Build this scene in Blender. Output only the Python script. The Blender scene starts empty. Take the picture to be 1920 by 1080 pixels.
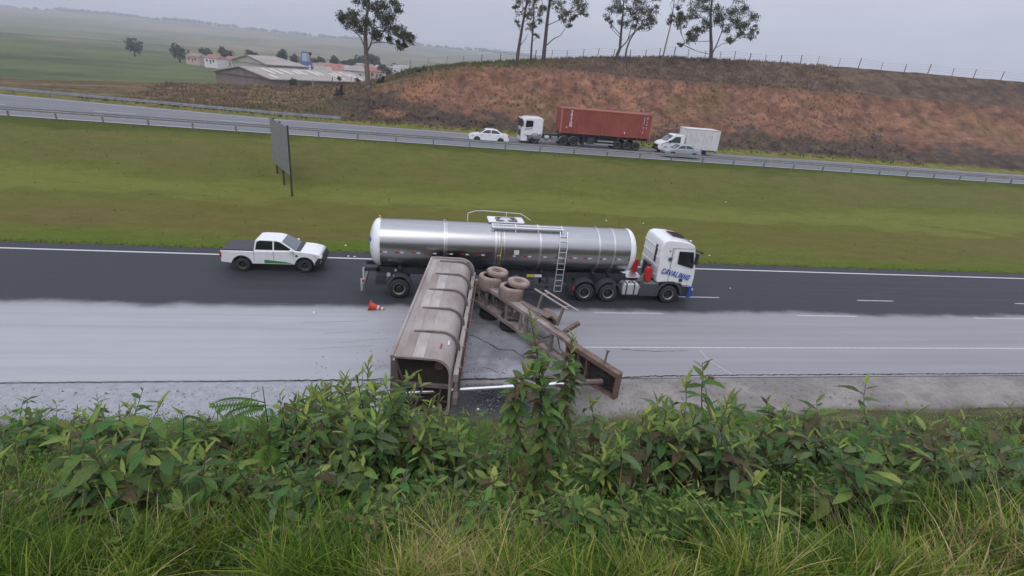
import bpy, math, random
from mathutils import Vector, Matrix, Quaternion, noise
R = math.radians
rnd = random.Random(7)
sc = bpy.context.scene
col = sc.collection

# ------------------------------------------------------------------ camera, world, sun
CAM_H = 11.6
F_PX, PITCH, ROLL, YAW = 1000.0, R(22.5), R(5.4), R(10.7)
fw = Vector((math.sin(YAW)*math.cos(PITCH), math.cos(YAW)*math.cos(PITCH), -math.sin(PITCH)))
rt0 = Vector((math.cos(YAW), -math.sin(YAW), 0)); up0 = rt0.cross(fw)
rt = rt0*math.cos(ROLL) + up0*math.sin(ROLL); up = up0*math.cos(ROLL) - rt0*math.sin(ROLL)
cd = bpy.data.cameras.new('camera'); cam = bpy.data.objects.new('camera', cd); col.objects.link(cam)
cam.matrix_world = Matrix(((rt.x, up.x, -fw.x, 0), (rt.y, up.y, -fw.y, 0), (rt.z, up.z, -fw.z, CAM_H), (0, 0, 0, 1)))
cd.sensor_width = 36; cd.lens = F_PX/1920*36; cd.clip_end = 12000; cd.clip_start = 0.05
sc.camera = cam

w = bpy.data.worlds.new('World'); sc.world = w; w.use_nodes = True
nt = w.node_tree; nt.nodes.clear()
wo = nt.nodes.new('ShaderNodeOutputWorld'); bg = nt.nodes.new('ShaderNodeBackground')
sky = nt.nodes.new('ShaderNodeTexSky'); sky.sky_type = 'NISHITA'; sky.sun_disc = False
SUN_EL, SUN_AZ = R(58), R(200)
sky.sun_elevation = SUN_EL; sky.sun_rotation = SUN_AZ; sky.air_density = 1.0; sky.dust_density = 4.0; sky.ozone_density = 1.0
hs = nt.nodes.new('ShaderNodeHueSaturation'); hs.inputs['Saturation'].default_value = 0.35
# overcast deck: luminance rises from horizon to zenith, faint cloud mottling
tc = nt.nodes.new('ShaderNodeTexCoord'); sx = nt.nodes.new('ShaderNodeSeparateXYZ')
mr = nt.nodes.new('ShaderNodeMapRange'); mr.inputs[1].default_value = -0.05; mr.inputs[2].default_value = 1.0
mr.inputs[3].default_value = 5.5; mr.inputs[4].default_value = 15.0
cn = nt.nodes.new('ShaderNodeTexNoise'); cn.inputs['Scale'].default_value = 2.4; cn.inputs['Detail'].default_value = 5
mpp = nt.nodes.new('ShaderNodeMapping'); mpp.inputs['Scale'].default_value = (1, 1, 3.2)
cm = nt.nodes.new('ShaderNodeMapRange'); cm.inputs[1].default_value = 0.3; cm.inputs[2].default_value = 0.7
cm.inputs[3].default_value = 0.9; cm.inputs[4].default_value = 1.1
mul = nt.nodes.new('ShaderNodeMath'); mul.operation = 'MULTIPLY'
tint = nt.nodes.new('ShaderNodeVectorMath'); tint.operation = 'SCALE'; tint.inputs[0].default_value = (0.90, 0.95, 1.15)
mixw = nt.nodes.new('ShaderNodeMix'); mixw.data_type = 'RGBA'; mixw.inputs[0].default_value = 0.88
L = nt.links.new
L(tc.outputs['Generated'], sx.inputs[0]); L(sx.outputs['Z'], mr.inputs[0])
L(tc.outputs['Generated'], mpp.inputs[0]); L(mpp.outputs[0], cn.inputs['Vector']); L(cn.outputs['Fac'], cm.inputs[0])
L(mr.outputs[0], mul.inputs[0]); L(cm.outputs[0], mul.inputs[1]); L(mul.outputs[0], tint.inputs['Scale'])
L(sky.outputs[0], hs.inputs['Color']); L(hs.outputs[0], mixw.inputs[6]); L(tint.outputs[0], mixw.inputs[7])
L(mixw.outputs[2], bg.inputs['Color']); bg.inputs['Strength'].default_value = 0.1
L(bg.outputs[0], wo.inputs['Surface'])
sl = bpy.data.lights.new('sun', 'SUN'); sl.energy = 0.7; sl.angle = R(35); sl.color = (1, 0.96, 0.9)
so = bpy.data.objects.new('sun', sl); col.objects.link(so)
sd = Vector((math.sin(SUN_AZ)*math.cos(SUN_EL), math.cos(SUN_AZ)*math.cos(SUN_EL), math.sin(SUN_EL)))
so.rotation_euler = sd.to_track_quat('Z', 'Y').to_euler(); so.location = (0, 0, 60)
vs = sc.view_settings; vs.view_transform = 'Standard'; vs.look = 'None'; vs.gamma = 1; vs.exposure = 0.0
vs.use_curve_mapping = False
sc.cycles.use_denoising = True
sc.cycles.max_bounces = 8
sc.cycles.transparent_max_bounces = 8

# ------------------------------------------------------------------ helpers
def at(px, py, Y=None, z=None):
    d = fw*F_PX + rt*(px-960) + up*(540-py)
    t = Y/d.y if Y is not None else (z-CAM_H)/d.z
    return Vector((0, 0, CAM_H)) + d*t

class MB:
    def __init__(s): s.v = []; s.f = []; s.mi = []; s.m = 0; s.parts = []
    def add(s, vs, fs):
        b = len(s.v); f0 = len(s.f); s.v += [tuple(v) for v in vs]
        for f in fs: s.f.append([b+i for i in f]); s.mi.append(s.m)
        s.parts.append((b, len(s.v), f0, len(s.f)))
        return s
    def box(s, c, d, M=None):
        x, y, z = d[0]/2, d[1]/2, d[2]/2
        P = [Vector(p) for p in ((-x,-y,-z),(x,-y,-z),(x,y,-z),(-x,y,-z),(-x,-y,z),(x,-y,z),(x,y,z),(-x,y,z))]
        if M: P = [M @ p for p in P]
        c = Vector(c)
        return s.add([c+p for p in P], [(0,3,2,1),(4,5,6,7),(0,1,5,4),(1,2,6,5),(2,3,7,6),(3,0,4,7)])
    def beam(s, a, b, wd, ht, upv=(0,0,1)):
        a, b = Vector(a), Vector(b); d = (b-a); l = d.length; d.normalize(); u = Vector(upv)
        r = d.cross(u)
        if r.length < 1e-4: r = d.cross(Vector((1,0,0)))
        r.normalize(); u = r.cross(d)
        M = Matrix((d, r, u)).transposed()
        return s.box((a+b)/2, (l, wd, ht), M)
    def tube(s, pts, rad, n=8, cap=True):
        pts = [Vector(p) for p in pts]; k = len(pts)
        if not hasattr(rad, '__len__'): rad = [rad]*k
        rings = []; pr = None
        for i, p in enumerate(pts):
            d = (pts[min(i+1, k-1)] - pts[max(i-1, 0)])
            if d.length < 1e-9: d = Vector((0,0,1))
            d.normalize()
            if pr is None:
                pr = d.cross(Vector((0,0,1)))
                if pr.length < 1e-3: pr = d.cross(Vector((1,0,0)))
            r = pr - d*pr.dot(d); r.normalize(); pr = r; q = d.cross(r)
            rings.append([p + (r*math.cos(2*math.pi*j/n) + q*math.sin(2*math.pi*j/n))*rad[i] for j in range(n)])
        fs = []
        for i in range(k-1):
            for j in range(n):
                a = i*n+j; b = i*n+(j+1) % n; fs.append((a, b, b+n, a+n))
        if cap: fs += [tuple(range(n-1, -1, -1)), tuple(range((k-1)*n, k*n))]
        return s.add([v for r in rings for v in r], fs)
    def lathe(s, prof, n=24, M=None, closed=False, cap=False):
        # profile of (radius, axial) turned about local X
        vs = []
        for r, a in prof:
            for j in range(n):
                t = 2*math.pi*j/n; p = Vector((a, r*math.cos(t), r*math.sin(t))); vs.append(M @ p if M else p)
        fs = []; k = len(prof)
        for i in range(k if closed else k-1):
            i2 = (i+1) % k
            for j in range(n):
                j2 = (j+1) % n; fs.append((i*n+j, i2*n+j, i2*n+j2, i*n+j2))
        if cap and not closed:
            if prof[0][0] > 1e-4: fs.append(tuple(range(n)))
            if prof[-1][0] > 1e-4: fs.append(tuple(range((k-1)*n+n-1, (k-1)*n-1, -1)))
        return s.add(vs, fs)
    def prism(s, poly, half, yc=0.0):
        # poly of (x,z); half = half width, number or function of (x,z)
        n = len(poly); hf = half if callable(half) else (lambda x, z: half)
        vs = [(x, yc-hf(x, z), z) for x, z in poly] + [(x, yc+hf(x, z), z) for x, z in poly]
        fs = [tuple(range(n)), tuple(range(2*n-1, n-1, -1))]
        for i in range(n):
            j = (i+1) % n; fs.append((i, i+n, j+n, j))
        return s.add(vs, fs)
    def plate(s, poly3, t, nrm):
        n = len(poly3); nv = Vector(nrm).normalized()*t; P = [Vector(p) for p in poly3]
        fs = [tuple(range(n)), tuple(range(2*n-1, n-1, -1))]
        for i in range(n):
            j = (i+1) % n; fs.append((i, i+n, j+n, j))
        return s.add([p+nv for p in P] + [p-nv for p in P], fs)
    def mesh(s, name, mat, smooth=None, fix=True):
        me = bpy.data.meshes.new(name); me.from_pydata(s.v, [], s.f)
        for m in (mat if isinstance(mat, (list, tuple)) else [mat]): me.materials.append(m)
        if isinstance(mat, (list, tuple)): me.polygons.foreach_set('material_index', s.mi)
        if fix:
            import bmesh
            bm = bmesh.new(); bm.from_mesh(me); bmesh.ops.recalc_face_normals(bm, faces=bm.faces); bm.to_mesh(me); bm.free()
        if smooth:
            me.polygons.foreach_set('use_smooth', [True]*len(me.polygons)); me.set_sharp_from_angle(angle=R(smooth))
        me.update(); return me
    def each(s, name, mat, parent=None, smooth=None, bevel=0, step=1):
        out = []
        for i in range(0, len(s.parts), step):
            q = MB(); 
            for (v0, v1, f0, f1) in s.parts[i:i+step]: q.add(s.v[v0:v1], [[k-v0 for k in f] for f in s.f[f0:f1]])
            out.append(q.build(name, mat, parent, smooth, bevel))
        return out
    def build(s, name, mat, parent=None, smooth=None, bevel=0, kind=None, label=None, fix=True):
        return link(name, s.mesh(name, mat, smooth, fix), parent, bevel, kind, label)

def link(name, me, parent=None, bevel=0, kind=None, label=None, loc=None, M=None):
    o = bpy.data.objects.new(name, me); col.objects.link(o)
    if parent: o.parent = parent
    if loc: o.location = loc
    if M: o.matrix_local = M
    if bevel:
        b = o.modifiers.new('bevel', 'BEVEL'); b.width = bevel; b.segments = 2; b.limit_method = 'ANGLE'; b.angle_limit = R(35)
    if kind: o['kind'] = kind
    if label: o['label'] = label
    return o
def tag(o, label, cat, group=None, kind=None):
    o['label'] = label; o['category'] = cat
    if group: o['group'] = group
    if kind: o['kind'] = kind
    return o
def thing(name, loc, label, cat, group=None, rz=0):
    o = bpy.data.objects.new(name, None); col.objects.link(o); o.location = loc; o.rotation_euler = (0, 0, rz)
    o.empty_display_size = 0.2
    return tag(o, label, cat, group)

# ------------------------------------------------------------------ materials
def mat(name, c, rough=0.6, metal=0.0, var=0.12, scale=6.0, bump=0.0, bscale=30.0, c2=None, spec=0.5, coat=0.0, objvar=0.0, back=None, trans=0.0, stretch=None, sss=0):
    m = bpy.data.materials.new(name); m.use_nodes = True; t = m.node_tree; b = t.nodes['Principled BSDF']; k = t.links.new
    b.inputs['Roughness'].default_value = rough; b.inputs['Metallic'].default_value = metal
    b.inputs['Specular IOR Level'].default_value = spec; b.inputs['Coat Weight'].default_value = coat
    co = t.nodes.new('ShaderNodeTexCoord'); src = co.outputs['Object']
    if stretch:
        mp = t.nodes.new('ShaderNodeMapping'); mp.inputs['Scale'].default_value = stretch; k(src, mp.inputs[0]); src = mp.outputs[0]
    n = t.nodes.new('ShaderNodeTexNoise'); n.inputs['Scale'].default_value = scale; n.inputs['Detail'].default_value = 6; n.inputs['Roughness'].default_value = 0.62
    k(src, n.inputs['Vector'])
    rp = t.nodes.new('ShaderNodeValToRGB'); rp.color_ramp.elements[0].position = 0.34; rp.color_ramp.elements[1].position = 0.66
    a = c2 if c2 else tuple(x*(1-var) for x in c); bb = c if c2 else tuple(min(1, x*(1+var)) for x in c)
    rp.color_ramp.elements[0].color = (*a, 1); rp.color_ramp.elements[1].color = (*bb, 1)
    k(n.outputs['Fac'], rp.inputs[0]); out = rp.outputs[0]
    if objvar:
        oi = t.nodes.new('ShaderNodeObjectInfo'); h = t.nodes.new('ShaderNodeHueSaturation')
        r1 = t.nodes.new('ShaderNodeMapRange'); r1.inputs[3].default_value = 0.5-objvar*0.09; r1.inputs[4].default_value = 0.5+objvar*0.05
        r2 = t.nodes.new('ShaderNodeMapRange'); r2.inputs[3].default_value = 1-objvar*0.6; r2.inputs[4].default_value = 1+objvar*0.9
        w2 = t.nodes.new('ShaderNodeTexWhiteNoise'); w2.noise_dimensions = '1D'
        k(oi.outputs['Random'], r1.inputs[0]); k(oi.outputs['Random'], w2.inputs['W']); k(w2.outputs['Value'], r2.inputs[0])
        k(r1.outputs[0], h.inputs['Hue']); k(r2.outputs[0], h.inputs['Value']); k(out, h.inputs['Color']); out = h.outputs[0]
    if back:
        g = t.nodes.new('ShaderNodeNewGeometry'); mx = t.nodes.new('ShaderNodeMix'); mx.data_type = 'RGBA'
        k(g.outputs['Backfacing'], mx.inputs[0]); k(out, mx.inputs[6]); mx.inputs[7].default_value = (*back, 1); out = mx.outputs[2]
    k(out, b.inputs['Base Color'])
    if bump:
        n2 = t.nodes.new('ShaderNodeTexNoise'); n2.inputs['Scale'].default_value = bscale; n2.inputs['Detail'].default_value = 5
        k(src, n2.inputs['Vector']); bp = t.nodes.new('ShaderNodeBump'); bp.inputs['Strength'].default_value = bump; bp.inputs['Distance'].default_value = 0.02
        k(n2.outputs['Fac'], bp.inputs['Height']); k(bp.outputs[0], b.inputs['Normal'])
    if trans:
        tr = t.nodes.new('ShaderNodeBsdfTranslucent'); ms = t.nodes.new('ShaderNodeMixShader'); ms.inputs[0].default_value = trans
        k(out, tr.inputs['Color']); k(b.outputs[0], ms.inputs[1]); k(tr.outputs[0], ms.inputs[2]); k(ms.outputs[0], t.nodes['Material Output'].inputs['Surface'])
    return m
M = {}
M['white'] = mat('white_paint', (0.78, 0.78, 0.78), 0.28, coat=0.4, var=0.04, scale=3)
M['whitedirty'] = mat('dusty_white_paint', (0.62, 0.61, 0.58), 0.5, var=0.1, scale=2)
M['silverp'] = mat('silver_paint', (0.42, 0.44, 0.47), 0.3, metal=0.5, var=0.05)
M['steel'] = mat('polished_steel', (0.40, 0.396, 0.392), 0.28, metal=1.0, var=0.05, scale=3, stretch=(0.25, 2.5, 2.5), bump=0.012, bscale=5)
M['alu'] = mat('aluminium', (0.72, 0.73, 0.74), 0.35, metal=0.8, var=0.08)
M['bandsteel'] = mat('band_steel', (0.58, 0.58, 0.59), 0.35, metal=0.9, var=0.08)
M['chrome'] = mat('cylinder_chrome', (0.8, 0.8, 0.82), 0.25, metal=0.85, var=0.05)
M['black'] = mat('black_plastic', (0.025, 0.026, 0.03), 0.5, var=0.2)
M['darkmetal'] = mat('dark_chassis_steel', (0.04, 0.043, 0.05), 0.55, var=0.25, scale=4)
M['greyplastic'] = mat('dark_grey_plastic', (0.062, 0.066, 0.078), 0.5, var=0.12)
M['midgrey'] = mat('grey_paint', (0.2, 0.21, 0.21), 0.45, var=0.1)
M['rubber'] = mat('tyre_rubber', (0.028, 0.028, 0.03), 0.75, var=0.25, scale=8, bump=0.3, bscale=40)
M['rim'] = mat('wheel_rim', (0.36, 0.36, 0.35), 0.4, metal=0.5, var=0.15)
M['rimdark'] = mat('dirty_wheel_rim', (0.1, 0.1, 0.095), 0.55, var=0.2)
M['hubdark'] = mat('wheel_hub_dark', (0.03, 0.03, 0.03), 0.6, var=.2)
M['dustyhub'] = mat('dusty_hub', (0.3, 0.215, 0.19), 0.8, var=.2)
M['glass'] = mat('dark_window_glass', (0.008, 0.011, 0.012), 0.06, var=0.1, spec=0.8)
M['screen'] = mat('windscreen_glass', (0.09, 0.11, 0.12), 0.06, var=0.1, spec=0.9)
M['red'] = mat('red_paint', (0.46, 0.018, 0.02), 0.4, var=0.1)
M['redlamp'] = mat('red_lamp', (0.42, 0.02, 0.02), 0.25, var=0.1)
M['amber'] = mat('amber_lamp', (0.7, 0.25, 0.03), 0.3, var=0.1)
M['blue'] = mat('blue_paint', (0.025, 0.075, 0.36), 0.35, var=0.06)
M['green'] = mat('green_stripe', (0.06, 0.22, 0.05), 0.4, var=0.06)
M['lamp'] = mat('headlamp_glass', (0.5, 0.52, 0.55), 0.12, var=0.08)
M['redtape'] = mat('red_tape', (0.36, 0.03, 0.03), 0.4); M['whitetape'] = mat('white_tape', (0.7, 0.7, 0.7), 0.4)
M['yellow'] = mat('yellow_plate', (0.55, 0.46, 0.06), 0.5)
M['container'] = mat('container_red', (0.32, 0.078, 0.05), 0.6, c2=(0.245, 0.055, 0.042), scale=0.5)
M['containerframe'] = mat('container_frame', (0.4, 0.15, 0.105), 0.55, var=0.12)
M['dumpside'] = mat('dusty_tipper_paint', (0.37, 0.335, 0.305), 0.8, c2=(0.245, 0.2, 0.178), scale=1.1, bump=0.15, bscale=14, stretch=(1, 0.35, 1))
M['dumprib'] = mat('tipper_rib_paint', (0.2, 0.163, 0.148), 0.75, c2=(0.12, 0.09, 0.082), scale=2)
M['dumpdark'] = mat('rusty_dark_bulkhead', (0.05, 0.035, 0.03), 0.7, c2=(0.022, 0.017, 0.016), scale=2.2, bump=0.2, bscale=9)
M['dumppanel'] = mat('grimy_panel', (0.16, 0.13, 0.115), 0.8, c2=(0.09, 0.07, 0.062), scale=2)
M['dumpbrace'] = mat('dark_brace', (0.1, 0.072, 0.062), 0.7)
M['rust'] = mat('rust_steel', (0.215, 0.13, 0.1), 0.8, c2=(0.11, 0.07, 0.057), scale=3, bump=0.2)
M['chassis'] = mat('dusty_chassis', (0.35, 0.292, 0.262), 0.8, c2=(0.17, 0.128, 0.112), scale=1.6, bump=0.15, bscale=18)
M['dustyrubber'] = mat('dusty_tyre', (0.36, 0.275, 0.24), 0.85, c2=(0.24, 0.17, 0.145), scale=3, bump=0.35, bscale=22)
M['orange'] = mat('cone_orange', (0.62, 0.08, 0.025), 0.45, var=0.12)
M['galv'] = mat('galvanised_rail', (0.36, 0.37, 0.37), 0.5, metal=0.35, var=0.15, scale=2)
M['galvdark'] = mat('weathered_rail_post', (0.2, 0.2, 0.205), 0.55, metal=0.3, var=0.15)
M['signback'] = mat('sign_back', (0.24, 0.245, 0.25), 0.5, metal=0.3, var=0.1)
M['signpost'] = mat('sign_post', (0.055, 0.045, 0.04), 0.7)
M['paint'] = mat('road_paint', (0.66, 0.66, 0.66), 0.6, c2=(0.5, 0.5, 0.5), scale=9)
M['paintdust'] = mat('dusty_road_paint', (0.52, 0.51, 0.50), 0.7, c2=(0.36, 0.36, 0.36), scale=7)
M['bark'] = mat('eucalyptus_bark', (0.13, 0.1, 0.085), 0.85, c2=(0.06, 0.045, 0.04), scale=2.5, bump=0.4)
M['barkpale'] = mat('pale_bark', (0.21, 0.175, 0.155), 0.8, c2=(0.1, 0.08, 0.07), scale=2, bump=0.3)
M['burnt'] = mat('burnt_wood', (0.018, 0.015, 0.014), 0.9, var=0.3)
M['euc'] = mat('eucalyptus_leaf', (0.088, 0.108, 0.05), 0.6, c2=(0.045, 0.06, 0.03), scale=0.7, trans=0.35, spec=.2)
M['euclight'] = mat('pale_eucalyptus_leaf', (0.15, 0.165, 0.07), 0.6, c2=(0.08, 0.095, 0.045), scale=0.7, trans=0.35, spec=.2)
M['eucdry'] = mat('dry_leaf', (0.18, 0.13, 0.085), 0.7, c2=(0.11, 0.08, 0.055), scale=0.7, trans=0.3, spec=.2)
M['wood'] = mat('fence_wood', (0.12, 0.095, 0.08), 0.85); M['woodpale'] = mat('pale_fence_post', (0.36, 0.33, 0.29), 0.8)
M['wire'] = mat('fence_wire', (0.2, 0.2, 0.2), 0.5, metal=0.6)
M['wall1'] = mat('cream_render', (0.55, 0.49, 0.43), 0.8); M['wall2'] = mat('pink_render', (0.5, 0.37, 0.32), 0.8); M['wall3'] = mat('white_render', (0.68, 0.67, 0.65), 0.8)
M['tile'] = mat('red_roof_tile', (0.3, 0.13, 0.1), 0.8, scale=1.5, var=0.2); M['tile2'] = mat('brown_roof_tile', (0.26, 0.18, 0.145), 0.8, scale=1.5, var=0.2)
M['shed'] = mat('fibre_cement_roof', (0.36, 0.32, 0.285), 0.8, c2=(0.27, 0.235, 0.21), scale=0.25)
M['shedwall'] = mat('shed_wall', (0.43, 0.4, 0.365), 0.8, var=0.06, scale=0.3); M['shedbrick'] = mat('grimy_block_wall', (0.2, 0.15, 0.135), 0.85, scale=0.5, var=0.2)
M['skylight'] = mat('roof_skylight', (0.62, 0.56, 0.46), 0.5)
M['towerblue'] = mat('tower_blue', (0.08, 0.15, 0.36), 0.5); M['towerpale'] = mat('tower_pale', (0.42, 0.48, 0.62), 0.5)
M['forest'] = mat('far_tree_leaf', (0.05, 0.072, 0.042), 0.8, c2=(0.026, 0.04, 0.026), scale=0.12)
M['stem'] = mat('green_brown_stem', (0.115, 0.105, 0.06), 0.8, c2=(0.07, 0.055, 0.04)); M['drystem'] = mat('dry_stalk', (0.3, 0.235, 0.14), 0.8, c2=(0.17, 0.125, 0.08), scale=20)
M['leafdark'] = mat('dark_green_leaf', (0.052, 0.108, 0.024), 0.5, spec=.22, var=0.25, scale=14, objvar=0.5, back=(0.15, 0.16, 0.095), trans=0.22)
M['leafmid'] = mat('mid_green_leaf', (0.09, 0.162, 0.033), 0.5, spec=.22, var=0.22, scale=14, objvar=0.5, back=(0.15, 0.19, 0.085), trans=0.25)
M['leaflight'] = mat('young_leaf', (0.2, 0.27, 0.06), 0.5, spec=.22, var=0.18, scale=14, objvar=0.4, back=(0.24, 0.28, 0.13), trans=0.3)
M['leafgrey'] = mat('grey_felted_leaf', (0.08, 0.118, 0.048), 0.6, spec=.2, var=0.2, scale=14, objvar=0.5, back=(0.19, 0.165, 0.115), trans=0.15)
M['leafbrown'] = mat('withered_leaf', (0.095, 0.078, 0.042), 0.8, spec=.08, var=0.25, scale=14, objvar=0.25, back=(0.16, 0.135, 0.09), trans=0.15)
M['leafyellow'] = mat('yellowed_leaf', (0.55, 0.33, 0.04), 0.55, var=0.15, scale=14, trans=0.2)
M['fern'] = mat('fern_leaf', (0.07, 0.165, 0.025), 0.6, spec=.15, var=0.2, scale=9, objvar=0.4, trans=0.25)
M['stone'] = mat('grey_stone', (0.2, 0.2, 0.2), 0.85, c2=(0.1, 0.1, 0.1), scale=9); M['litter'] = mat('pale_litter', (0.75, 0.74, 0.7), 0.6)
M['powderjoint'] = mat('powder_filled_joint', (0.17, 0.17, 0.175), 0.85, c2=(0.06, 0.06, 0.06), scale=1.2)
M['powder'] = mat('thin_powder', (0.3, 0.3, 0.31), 0.8, var=.1)
M['crack'] = mat('road_crack', (0.012, 0.012, 0.012), 0.95)

def nodes_mat(name):
    m = bpy.data.materials.new(name); m.use_nodes = True; t = m.node_tree; return m, t, t.nodes['Principled BSDF'], t.links.new
def N(t, typ, **kw):
    n = t.nodes.new(typ)
    for a, b in kw.items(): setattr(n, a, b)
    return n
def noise_n(t, src, sc_, det=5, stretch=None, rough=0.6):
    k = t.links.new
    if stretch:
        mp = N(t, 'ShaderNodeMapping'); mp.inputs['Scale'].default_value = stretch; k(src, mp.inputs[0]); src = mp.outputs[0]
    n = N(t, 'ShaderNodeTexNoise'); n.inputs['Scale'].default_value = sc_; n.inputs['Detail'].default_value = det; n.inputs['Roughness'].default_value = rough
    k(src, n.inputs['Vector']); return n.outputs['Fac']
def rng(t, src, a, b, c=0.0, d=1.0, smooth=False):
    n = N(t, 'ShaderNodeMapRange'); n.inputs[1].default_value = a; n.inputs[2].default_value = b; n.inputs[3].default_value = c; n.inputs[4].default_value = d
    if smooth: n.interpolation_type = 'SMOOTHSTEP'
    t.links.new(src, n.inputs[0]); return n.outputs[0]
def mixc(t, fac, a, b):
    n = N(t, 'ShaderNodeMix', data_type='RGBA')
    for s_, i in ((fac, 0), (a, 6), (b, 7)):
        if isinstance(s_, tuple): n.inputs[i].default_value = (*s_, 1)
        elif isinstance(s_, (int, float)): n.inputs[i].default_value = s_
        else: t.links.new(s_, n.inputs[i])
    return n.outputs[2]
def math_n(t, op, a, b):
    n = N(t, 'ShaderNodeMath', operation=op)
    for i, s_ in enumerate((a, b)):
        if isinstance(s_, (int, float)): n.inputs[i].default_value = s_
        else: t.links.new(s_, n.inputs[i])
    return n.outputs[0]
def bump_n(t, b, h, st, dist=0.02):
    n = N(t, 'ShaderNodeBump'); n.inputs['Strength'].default_value = st; n.inputs['Distance'].default_value = dist
    t.links.new(h, n.inputs['Height']); t.links.new(n.outputs[0], b.inputs['Normal'])

# near carriageway: newer dark lanes, older grey lane and shoulder, pale powder spilled over them
m, t, b, k = nodes_mat('asphalt'); M['asphalt'] = m
oc = N(t, 'ShaderNodeTexCoord').outputs['Object']; sp = N(t, 'ShaderNodeSeparateXYZ'); k(oc, sp.inputs[0])
X, Y = sp.outputs['X'], sp.outputs['Y']
big = noise_n(t, oc, 0.35, 4); streak = noise_n(t, oc, 1.0, 5, (0.05, 1.6, 1)); fine = noise_n(t, oc, 60, 3)
dk = mixc(t, rng(t, streak, .35, .65), (0.027, 0.028, 0.034), (0.042, 0.043, 0.05))
old = mixc(t, rng(t, streak, .3, .7), (0.25, 0.245, 0.252), (0.33, 0.322, 0.33))
yy = math_n(t, 'ADD', Y, rng(t, big, .3, .7, -.35, .35))
c = mixc(t, rng(t, yy, 24.2, 25.1, 0, 1, True), old, dk)
# powder: heavy left of the tipped body, thinning to the right, stopping before the far lanes
yp = math_n(t, 'ADD', Y, rng(t, streak, .3, .7, -.7, .7)); px_ = math_n(t, 'ADD', X, rng(t, big, .3, .7, -3, 3))
fy = rng(t, yp, 23.6, 25.2, 1, 0, True); fx = rng(t, px_, 0.5, 5, 1, 0.0, True); fl = rng(t, px_, -40, -16, .35, 1, True)
pw = math_n(t, 'MULTIPLY', math_n(t, 'MULTIPLY', fy, math_n(t, 'MULTIPLY', fx, fl)), rng(t, streak, .28, .62, .6, .97))
wet_shade = math_n(t, 'MULTIPLY', math_n(t, 'MULTIPLY', rng(t, px_, .2, 1.2, 0, 1, True), rng(t, px_, 4.6, 7.5, 1, 0, True)), rng(t, yp, 22.4, 24.2, 1, 0, True))  # damp stain and painted-in shade on the road between tipped body and chassis
c = mixc(t, math_n(t, 'MULTIPLY', wet_shade, .75), c, (0.105, 0.108, 0.118))
trk = noise_n(t, oc, 1.0, 4, (0.018, 3.2, 1)); blot = noise_n(t, oc, .9, 6, (.6, 1.4, 1), .7)
pw = math_n(t, 'MULTIPLY', pw, math_n(t, 'MULTIPLY', rng(t, trk, .5, .68, 1, .62), rng(t, blot, .35, .7, 1, .8)))
c = mixc(t, pw, c, (0.41, 0.415, 0.43))
c = mixc(t, rng(t, fine, .3, .7, 0.0, .14), c, (0.03, 0.03, 0.032))
k(c, b.inputs['Base Color']); b.inputs['Specular IOR Level'].default_value = .3; bump_n(t, b, fine, .25, .01)
k(rng(t, streak, .3, .7, .55, .8), b.inputs['Roughness'])

m, t, b, k = nodes_mat('far_asphalt'); M['asphaltfar'] = m
oc = N(t, 'ShaderNodeTexCoord').outputs['Object']
s1 = noise_n(t, oc, 1, 5, (0.03, 1.1, 1)); f1 = noise_n(t, oc, 30, 3)
c = mixc(t, rng(t, s1, .35, .65), (0.115, 0.115, 0.125), (0.175, 0.173, 0.18)); k(c, b.inputs['Base Color']); b.inputs['Roughness'].default_value = .75; bump_n(t, b, f1, .2)

# mown median grass
m, t, b, k = nodes_mat('median_turf'); M['turf'] = m
oc = N(t, 'ShaderNodeTexCoord').outputs['Object']; sp = N(t, 'ShaderNodeSeparateXYZ'); k(oc, sp.inputs[0]); Y = sp.outputs['Y']
n1 = noise_n(t, oc, 0.22, 6, (0.35, 1.2, 1), .65); n2 = noise_n(t, oc, 2.2, 6, None, .7); n3 = noise_n(t, oc, 22, 4); n4 = noise_n(t, oc, .9, 6, (.45, 1.3, 1), .75)
gr = mixc(t, rng(t, n2, .3, .7), (0.095, 0.115, 0.019), (0.155, 0.168, 0.036))
dry = mixc(t, rng(t, n2, .3, .7), (0.175, 0.128, 0.045), (0.125, 0.105, 0.03))
yj = math_n(t, 'ADD', Y, rng(t, n1, .3, .7, -2.2, 2.2))
band = math_n(t, 'MULTIPLY', rng(t, yj, 34.2, 36.2, 0, 1, True), rng(t, yj, 40.0, 43, 1, .3, True))
c = mixc(t, math_n(t, 'MULTIPLY', band, rng(t, n1, .35, .62, .12, .95)), gr, dry)
lite = math_n(t, 'MULTIPLY', rng(t, yj, 41.5, 42.5, 0, 1, True), rng(t, yj, 44.0, 46.5, 1, 0, True))
c = mixc(t, math_n(t, 'MULTIPLY', lite, .7), c, (0.19, 0.195, 0.045))
c = mixc(t, rng(t, yj, 34.6, 33.2, 0, .75, True), c, (0.092, 0.142, 0.016))
c = mixc(t, math_n(t, 'MULTIPLY', rng(t, yj, 46, 49, 0, 1, True), rng(t, n1, .3, .65, .1, .55)), c, (0.15, 0.125, 0.05))
c = mixc(t, rng(t, yj, 52.6, 54.2, 0, .8, True), c, (0.055, 0.085, 0.012))
c = mixc(t, rng(t, n4, .45, .75, 0, .45), c, (0.07, 0.08, 0.016))
c = mixc(t, rng(t, n4, .5, .28, 0, .35), c, (0.17, 0.165, 0.05))
c = mixc(t, rng(t, n3, .35, .7, 0, .4), c, (0.035, 0.045, 0.008))
k(c, b.inputs['Base Color']); b.inputs['Roughness'].default_value = .9; b.inputs['Specular IOR Level'].default_value = .06; bump_n(t, b, n3, .6, .06)

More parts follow.
